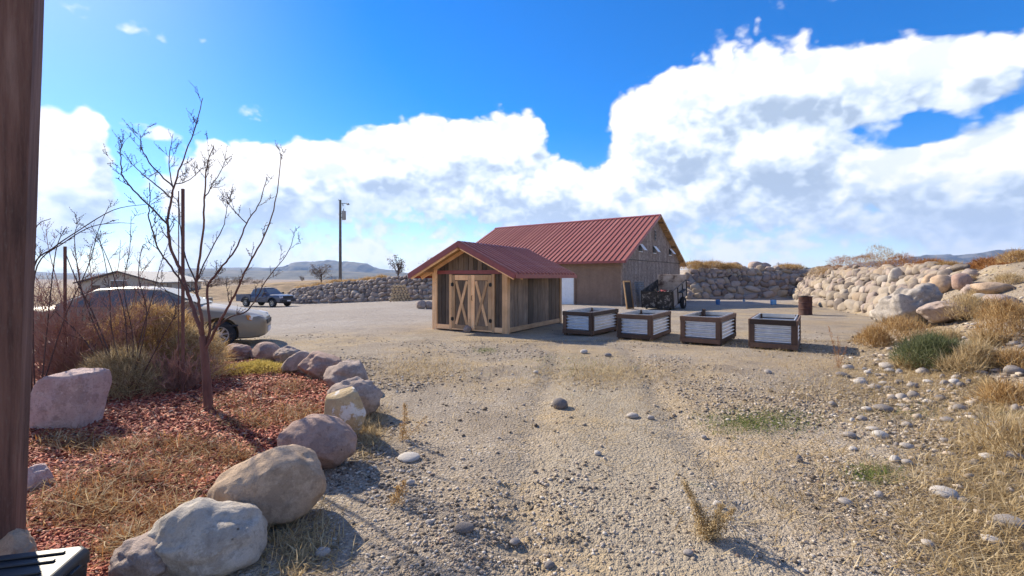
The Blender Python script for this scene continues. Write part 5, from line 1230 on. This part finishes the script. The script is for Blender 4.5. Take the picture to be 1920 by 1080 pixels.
thicket('red_shrub', 'loose red-twigged shrub in front of the sedan door', 300, 700, 50, 1.25, 1.2, M_REDTWIG, 14, .008)
def fluff(name, label, loc, n, size, m, seed, cat='dry bush', blade=.10, wid=.006, lean=.6, group=None, up=.6):
    """rounded dry bush of many thin bent blades; loc is its foot"""
    rng = np.random.default_rng(seed); sx, sy, sz = size
    a = rng.uniform(0, 6.283, n); rr = np.sqrt(rng.random(n)); h = rng.random(n) ** .8
    prof = np.sqrt(np.clip(1 - (h * .98) ** 2.2, 0, 1)); lump = .72 + .5 * fbm(a * 1.1 + seed, h * 3 + seed, 3, seed)
    p = np.stack([np.cos(a) * rr * prof * sx * lump, np.sin(a) * rr * prof * sy * lump, h * sz * lump], 1)
    d = np.stack([p[:, 0] / sx * lean, p[:, 1] / sy * lean, np.full(n, up)], 1) + rng.normal(0, .45, (n, 3)); d /= np.linalg.norm(d, axis=1)[:, None]
    s = np.cross(d, rng.normal(0, 1, (n, 3))); s /= np.linalg.norm(s, axis=1)[:, None]; L_ = blade * rng.uniform(.5, 1.3, n)[:, None]; bend = rng.normal(0, .3, (n, 3)) * L_; w = wid * rng.uniform(.6, 1.3, n)[:, None]
    v = np.stack([p - s * w, p + s * w, p + d * L_ * .5 + bend * .3 + s * w * .7, p + d * L_ * .5 + bend * .3 - s * w * .7, p + d * L_ + bend], 1)
    v = v.reshape(-1, 3); i = np.arange(n) * 5; F_ = np.concatenate([np.stack([i, i + 1, i + 2], 1), np.stack([i, i + 2, i + 3], 1), np.stack([i + 3, i + 2, i + 4], 1)])
    me = npmesh(name, v, F_, m); t = thing(name, label, cat, loc, 0, group); link('foliage', me, t)['kind'] = 'stuff'
    k = MB(); rnd = random.Random(seed)
    for q in range(14):
        b = rnd.uniform(0, 6.283); e = Vector((math.cos(b) * sx * .6, math.sin(b) * sy * .6, sz * rnd.uniform(.45, .85))); k.tube([(e.x * .05, e.y * .05, -.03), e * .5 + Vector((0, 0, sz * .08)), e], [wid * 1.1, wid * .8, wid * .4], 4, False)
    k.build('stems', m, t)['kind'] = 'stuff'; return t
def straw(name, stops):
    t = NT(name); r = t.n.new('ShaderNodeNewGeometry').outputs['Random Per Island']; c = t.ramp(r, stops); t.col(c); tr = t.new('ShaderNodeBsdfTranslucent'); t.l.new(c, tr.inputs[0]); mx = t.new('ShaderNodeMixShader'); mx.inputs[0].default_value = .42; t.l.new(t.b.outputs[0], mx.inputs[1]); t.l.new(tr.outputs[0], mx.inputs[2]); t.l.new(mx.outputs[0], t.n['Material Output'].inputs['Surface']); return t.fin(.8, 0, .2)
M_STRAW = straw('golden_dry_brush', [(0, (.20, .11, .045)), (.4, (.42, .26, .105)), (.8, (.58, .40, .19)), (1, (.66, .52, .31))])
M_STRAWP = straw('pale_straw', [(0, (.26, .18, .09)), (.5, (.50, .37, .19)), (1, (.68, .56, .36))])
M_RUST = straw('rusty_dry_stems', [(0, (.15, .055, .022)), (.5, (.38, .165, .055)), (1, (.56, .33, .14))])
M_SAGE = straw('sage_green', [(0, (.06, .075, .03)), (.5, (.13, .15, .065)), (1, (.24, .25, .13))])
M_GREEN = straw('fresh_green', [(0, (.08, .12, .025)), (.6, (.17, .22, .05)), (1, (.33, .32, .12))])
M_YELL = straw('yellow_ground_cover', [(0, (.30, .22, .05)), (.5, (.50, .39, .10)), (1, (.62, .50, .19))])
thicket('tan_shrub', 'tan twiggy shrub spreading behind the pink granite block', 190, 715, 90, 1.05, 1.6, M_TANTWIG, 15, .006)
q = G(290, 712); fluff('dry_brush', 'big golden dry bush between the young tree and the sedan', q, 13000, (1.2, .7, 1.05), M_STRAW, 5, blade=.15, wid=.0038)
q = G(360, 716); fluff('dry_brush', 'smaller tan dry bush right against the young tree trunk', q, 5000, (.5, .4, .8), M_STRAWP, 6, blade=.13, wid=.003)
q = G(225, 745); fluff('dry_brush', 'tangled brown dry bush at the foot of the bare shrub', q, 6500, (.62, .45, .55), M_STRAWP, 7, blade=.16, wid=.003)
q = G(478, 700); fluff('ground_cover', 'low yellow ground cover at the far end of the mulch bed', q, 7000, (.75, .5, .16), M_YELL, 8, 'plant', .05, .004)
def weed(px, py, stems, label, seed, name='dry_weed', m=M_STRAW, k=1., D=None, group=None):
    """plume-like dry weed: a few upright plumes of small flakes"""
    base = G(px, py) if D is None else P(px, py, D); base.z = gz(base.x, base.y); s = base.y / FPX; rng = np.random.default_rng(seed); t = thing(name, label, 'weed', base, 0, group)
    for (dx, dy, n) in stems:
        e = np.array([dx * s, rng.normal(0, .04), dy * s]); f = rng.random(n); c = f[:, None] * e[None] + np.array([0, 0, 0.0]); c[:, 0] += np.sin(f * 3) * .02
        th = .026 * k * (1.25 - f); p = c + rng.normal(0, 1, (n, 3)) * th[:, None]; d = rng.normal(0, 1, (n, 3)) + np.array([0, 0, .9]); d /= np.linalg.norm(d, axis=1)[:, None]; w = np.cross(d, rng.normal(0, 1, (n, 3))); w /= np.linalg.norm(w, axis=1)[:, None]; L_ = .022 * k * rng.uniform(.5, 1.4, n)[:, None]
        v = np.stack([p - w * .0035 * k, p + w * .0035 * k, p + d * L_], 1).reshape(-1, 3); F_ = np.arange(n * 3).reshape(-1, 3); link('plume', npmesh('plume', v, F_, m), t)['kind'] = 'stuff'
        MB().tube([(0, 0, -.02), Vector(e) * .5 + Vector((.012, 0, 0)), Vector(e)], [.003, .0025, .001], 4, False).build('stem', m, t)
weed(1320, 1008, [(-30, 92, 700), (8, 40, 350), (30, 62, 520), (62, 45, 480), (-12, 55, 380), (45, 28, 260), (20, 25, 260)], 'golden dry weed with several plumes in the near gravel', 3, m=M_STRAWP)
weed(755, 826, [(4, 70, 420), (-6, 30, 160), (45, 45, 130)], 'tall slim golden weed beside the ochre edging rock', 4)
weed(735, 945, [(25, 45, 240), (8, 30, 120)], 'small golden weed in the gravel right of the tan boulder', 5)
weed(1572, 690, [(-16, 78, 260), (0, 60, 200), (14, 40, 130)], 'thin reddish dry weed behind the last planter', 6, m=M_RUST)
weed(1640, 760, [(-4, 75, 240), (8, 40, 150)], 'single pale dry stalk at the foot of the right bank', 7, m=M_STRAWP)
# brush on and behind the bank
spots = [(1545, 504, 46, 17), (1580, 498, 44, 22), (1625, 492, 52, 26), (1655, 505, 60, 40), (1690, 496, 52, 26), (1745, 505, 50, 12), (1775, 512, 40, 10), (1835, 508, 50, 9), (1880, 498, 46, 9), (1912, 520, 50, 16), (1850, 540, 40, 16)]
for i, (px, py, w, h) in enumerate(spots):
    D = float(np.interp(px, [1545, 1700, 1760, 1915], [36, 24, 20, 15])); q = P(px, py, D)
    dy = 0
    q.z = gz(q.x, q.y); s = D / FPX; fluff('dry_brush', 'rust-gold dry brush on the right bank crest, number %s from its far end' % ('one two three four five six seven eight nine ten eleven'.split()[i]), q, 2200, (w * s * .75, w * s * .6, h * s * 1.15), M_RUST if i % 3 else M_STRAW, 60 + i, blade=.16, wid=.006, group='dry brush on the right bank crest')
for i, (px, py, w, h) in enumerate(((1305, 530, 40, 14), (1335, 526, 44, 13), (1365, 520, 36, 9), (1478, 510, 34, 7))):
    q = P(px, py, 46.6); q.z = gz(q.x, q.y); s = 45.5 / FPX; fluff('dry_brush', ('golden dry brush on the far wall, leftmost clump by the barn', 'golden dry brush on the far wall, second clump from the barn', 'golden dry brush on the far wall beside the crest boulders', 'small golden dry brush at the right end of the far wall')[i], q, 2600, (w * s * .8, 1.5, h * s), M_STRAW, 80 + i, blade=.3, wid=.012, group='dry brush on the far wall')
for i, px in enumerate((572, 600, 630, 660, 690, 715)):
    q = P(px, 525, 51.8 - i * .55); q.z = gz(q.x, q.y) ; fluff('dry_grass', 'golden dry grass on the left stone wall, %s clump from the truck end' % ('first second third fourth fifth sixth'.split()[i]), q, 1300, (1.3, .7, .34 + .08 * (i % 3)), M_STRAW, 90 + i, blade=.28, wid=.012, group='dry grass on the left stone wall')
q = G(1752, 688); fluff('sage_bush', 'green sagebrush on the lower right bank', q, 5200, (.62, .5, .42), M_SAGE, 71, 'bush', .14, .004, up=1.)
for i, (px, py, w, h, lb) in enumerate(((1690, 640, 110, 40, 'pale dry grass clump left above the sagebrush'), (1820, 600, 80, 40, 'dry grass clump before the flat-topped boulder'), (1880, 640, 90, 70, 'tall dry grass clump at the right edge of the bank'), (1830, 690, 70, 36, 'dry grass clump right of the sagebrush'), (1640, 650, 60, 30, 'dry grass clump at the toe of the boulder wall'))):
    q = G(px, py); s = q.y / FPX; fluff('dry_grass', lb, q, 2600, (w * s * .55, w * s * .5, h * s), M_STRAWP if i % 2 else M_STRAW, 100 + i, 'grass clump', .14, .004, up=1.)
# more brush over the bank slope
random.seed(77); bspots = [(1700, 560), (1835, 560), (1870, 590), (1905, 600), (1780, 640), (1850, 650), (1900, 690), (1800, 700), (1700, 690), (1890, 760), (1650, 600), (1905, 850), (1815, 530), (1890, 535), (1770, 530)]
for i, (px, py) in enumerate(bspots):
    q = G(px, py); s_ = random.uniform(.16, .34); fluff('dry_grass', 'loose tan dry grass tuft among the rubble of the right bank', q, 900, (s_ * 1.2, s_ * 1.1, s_ * .75), (M_STRAW, M_STRAWP, M_STRAWP)[i % 3], 140 + i, 'grass clump', .15, .0042, up=.9, group='dry grass tufts on the right bank')
# loose straw and grass on the ground: nobody could count it
def blades(name, m, N, seed, pick, hgt, wid, flatness=.6, lift=0.):
    rng = np.random.default_rng(seed); x, y = pick(rng, N); n = len(x); z = bedz(x, y) if 'litter' in name and 'grass' not in name else ground(x, y)
    p = np.stack([x, y, z - .003 + lift * rng.random(n) ** 2], 1); d = rng.normal(0, 1, (n, 3)); d[:, 2] = np.abs(d[:, 2]) * (1 - flatness) + .12; d /= np.linalg.norm(d, axis=1)[:, None]; s = np.cross(d, np.array([0, 0, 1.])); s /= np.linalg.norm(s, axis=1)[:, None]
    L_ = hgt * rng.uniform(.4, 1.3, n)[:, None]; w = wid * rng.uniform(.6, 1.3, n)[:, None]; b = rng.normal(0, .35, (n, 3)) * L_; b[:, 2] = np.abs(b[:, 2]) * .3
    v = np.stack([p - s * w, p + s * w, p + d * L_ * .55 + b * .4 - s * w * .7, p + d * L_ * .55 + b * .4 + s * w * .7, p + d * L_ + b], 1).reshape(-1, 3); v[:, 2] = np.maximum(v[:, 2], np.repeat(z, 5) - .004); i = np.arange(n) * 5
    F_ = np.concatenate([np.stack([i, i + 1, i + 3], 1), np.stack([i, i + 3, i + 2], 1), np.stack([i + 2, i + 3, i + 4], 1)]); tag(link(name, npmesh(name, v, F_, m)), kind='stuff')
def clump_pick(centers, dens, fil):
    def f(rng, N):
        xs_, ys_ = [], []
        for (px, py, w, h, k) in centers:
            n = int(N * k); a = px + rng.normal(0, w, n); b = py + rng.normal(0, h, n); b = np.clip(b, 640, 1150)
            u = (a - 960) / FPX; v = (b - HZ) / FPX; D = CAMZ / v
            for _ in range(3): D = (CAMZ - ground(u * D, D)) / v
            D = np.clip(D, 1, 60); xs_.append(u * D); ys_.append(D)
        x = np.concatenate(xs_); y = np.concatenate(ys_); k = fil(x, y); return x[k], y[k]
    return f
notbed = lambda x, y: ~in_bed(x, y)
bedc = [(300, 905, 70, 22, .13), (170, 960, 60, 26, .22), (350, 850, 45, 10, .08), (470, 800, 40, 10, .08), (560, 785, 30, 14, .10), (210, 850, 50, 9, .07), (330, 990, 45, 24, .13), (440, 870, 30, 10, .06), (540, 735, 24, 10, .06), (430, 765, 40, 10, .05), (250, 1045, 35, 18, .12), (120, 840, 40, 10, .06)]
blades('dead_ground_litter', M_RUST, 10000, 1, clump_pick(bedc, 1, lambda x, y: in_bed(x + .1, y)), .085, .0036, .75, .07)
blades('pale_litter', M_STRAWP, 3500, 2, clump_pick(bedc, 1, lambda x, y: in_bed(x + .1, y)), .11, .003, .75, .09)
gc = [(1850, 980, 90, 80, .18), (1850, 800, 70, 80, .2), (1750, 720, 90, 50, .2), (1650, 690, 80, 40, .15), (1130, 700, 90, 16, .12), (790, 690, 60, 14, .10), (690, 800, 16, 26, .06), (1550, 720, 120, 30, .08), (1480, 655, 60, 10, .04), (1290, 640, 120, 8, .05), (1600, 900, 150, 70, .06), (1200, 780, 200, 50, .04), (560, 1020, 40, 40, .03), (1000, 640, 90, 8, .03), (1850, 620, 50, 30, .12)]
blades('dry_grass_litter', M_STRAWP, 34000, 3, clump_pick(gc, 1, notbed), .11, .0034, .7, .02)
grn = [(1420, 790, 55, 12, .4), (910, 657, 14, 3, .08), (1640, 890, 28, 10, .12), (1100, 690, 60, 10, .12), (1880, 740, 40, 30, .14), (1700, 770, 50, 10, .08), (1050, 672, 40, 5, .06)]
blades('green_grass', M_GREEN, 9000, 4, clump_pick(grn, 1, notbed), .05, .0028, .5)
# ------------------------------------------------------------------ stakes and far trees
def stake(px, top, w, label, D, foot):
    a = P(px, top, D); g = gz(a.x, D); MBs = MB().box(-w / 2, w / 2, -w / 2, w / 2, -.1, a.z - g); o = MBs.build('stake', M_REDBARK, None, None, .004); o.location = (a.x, D, g); o.rotation_euler = (0, 0, .3); tag(o, label, 'stake')
stake(343, 354, .034, 'tall square wooden stake behind the young tree', 6.1, 0); stake(335, 358, .012, 'thin dark rod just left of the tall wooden stake', 6.2, 0); stake(122, 462, .03, 'short dark stake left of the bare shrubs', 6.4, 0)
def far_tree(px, py, hpx, wpx, D, label, seed, m, dense=1.0, name='far_tree'):
    b = P(px, py, D); b.z = gz(b.x, D); s = D / FPX; h = CAMZ + (HZ - (py - hpx)) * s - b.z; w = wpx * s; rnd = random.Random(seed); t = thing(name, label, 'tree', b); mt = MB(); mt.tube([(0, 0, -.2), (w * .02, 0, h * .35), (0, 0, h * .75)], [h * .035, h * .025, h * .008], 7)
    tips = []
    for i in range(16):
        z0 = h * rnd.uniform(.15, .6); a = rnd.uniform(0, 6.283); e = Vector((math.cos(a) * w * .5 * rnd.uniform(.4, 1), math.sin(a) * w * .5 * rnd.uniform(.4, 1), min(h, z0 + h * rnd.uniform(.2, .5)))); mt.tube([(0, 0, z0), (e.x * .5, e.y * .5, (z0 + e.z) * .5), e], [h * .014, h * .009, h * .003], 4, False); tips.append(e)
        for j in range(5):
            f = e * rnd.uniform(.5, 1) + Vector((rnd.gauss(0, w * .1), rnd.gauss(0, w * .1), abs(rnd.gauss(0, h * .12)))); f.z = min(max(f.z, z0), h); mt.tube([e * .6 + Vector((0, 0, z0 * .4)), f], [h * .005, h * .002], 3, False); tips.append(f)
    mt.build('trunk', M_TWIG, t)
    rng = np.random.default_rng(seed); n = int(1500 * dense); c = np.array(tips)[rng.integers(0, len(tips), n)] + rng.normal(0, 1, (n, 3)) * np.array([w * .06, w * .06, h * .05]); c[:, 2] = np.clip(c[:, 2], h * .12, h); q = rng.normal(0, 1, (n, 3, 3)) * h * .018; link('crown', npmesh('crown', (c[:, None] + q).reshape(-1, 3), np.arange(n * 3).reshape(-1, 3), m), t)
M_FARL = straw('far_foliage', [(0, (.05, .05, .035)), (.5, (.11, .10, .07)), (1, (.20, .17, .12))]); M_FARB = straw('far_bare_twigs', [(0, (.07, .05, .045)), (1, (.17, .13, .11))])
far_tree(746, 512, 34, 32, 62, 'small round tree on the left wall beside the shed roof', 1, M_FARB, .7); far_tree(806, 510, 26, 30, 64, 'bare tree top peeking over the shed roof edge', 2, M_FARB, .5)
far_tree(602, 518, 22, 44, 75, 'dark low tree on the skyline left of the utility pole', 3, M_FARB, 1.0); far_tree(566, 524, 8, 10, 90, 'tiny bush on the skyline far left of the pole', 4, M_FARB, .5)
far_tree(1302, 515, 24, 30, 90, 'dark tree right behind the barn corner', 5, M_FARL, .8); far_tree(1496, 512, 13, 18, 130, 'round dark tree far behind the far boulder wall', 6, M_FARL, 1.2); far_tree(1514, 512, 11, 16, 135, 'second round dark tree far behind the far boulder wall, to the right', 7, M_FARL, 1.2); far_tree(1340, 514, 9, 16, 110, 'low dark tree just left of the far boulder wall pile', 8, M_FARL, 1.)
for i, (px, w, h) in enumerate(((395, 40, 12), (425, 46, 14), (455, 40, 12), (480, 30, 8))): far_tree(px, 532, h, w, 92, ('leftmost grey-red scrub bush on the rise beyond the pickup', 'tallest grey-red scrub bush on the rise, second from left', 'grey-red scrub bush on the rise, third from left', 'smallest rightmost grey-red scrub bush on the rise beyond the pickup')[i], 20 + i, M_FARB, 1.4, 'scrub_bush')
for i in range(2):
    b = P(1459 + i * 5, 505, 240); g = gz(b.x, 240); h = CAMZ + (HZ - (492 + i * 3)) / FPX * 240 - g
    o = MB().tube([(0, 0, -1), (0, 0, h)], [.35, .2], 6).beam((-1, 0, h - .8), (1, 0, h - .8), .2, .2).build('power_pole', M_TWIG); o.location = (b.x, 240, g); tag(o, ('left of two tiny power poles on the far skyline', 'right of two tiny power poles on the far skyline')[i], 'pole')
# ------------------------------------------------------------------ air
def haze():
    mb = MB().box(-8600, 8600, -900, 6600, -60, 700)
    t = bpy.data.materials.new('haze_air'); t.use_nodes = True; n = t.node_tree.nodes; n.clear()
    o = n.new('ShaderNodeOutputMaterial'); v = n.new('ShaderNodeVolumePrincipled')
    v.inputs['Color'].default_value = (.36, .56, 1, 1); v.inputs['Density'].default_value = 7.5e-5; v.inputs['Anisotropy'].default_value = .2
    t.node_tree.links.new(v.outputs[0], o.inputs['Volume'])
    tag(mb.build('haze', t), kind='stuff')
haze()
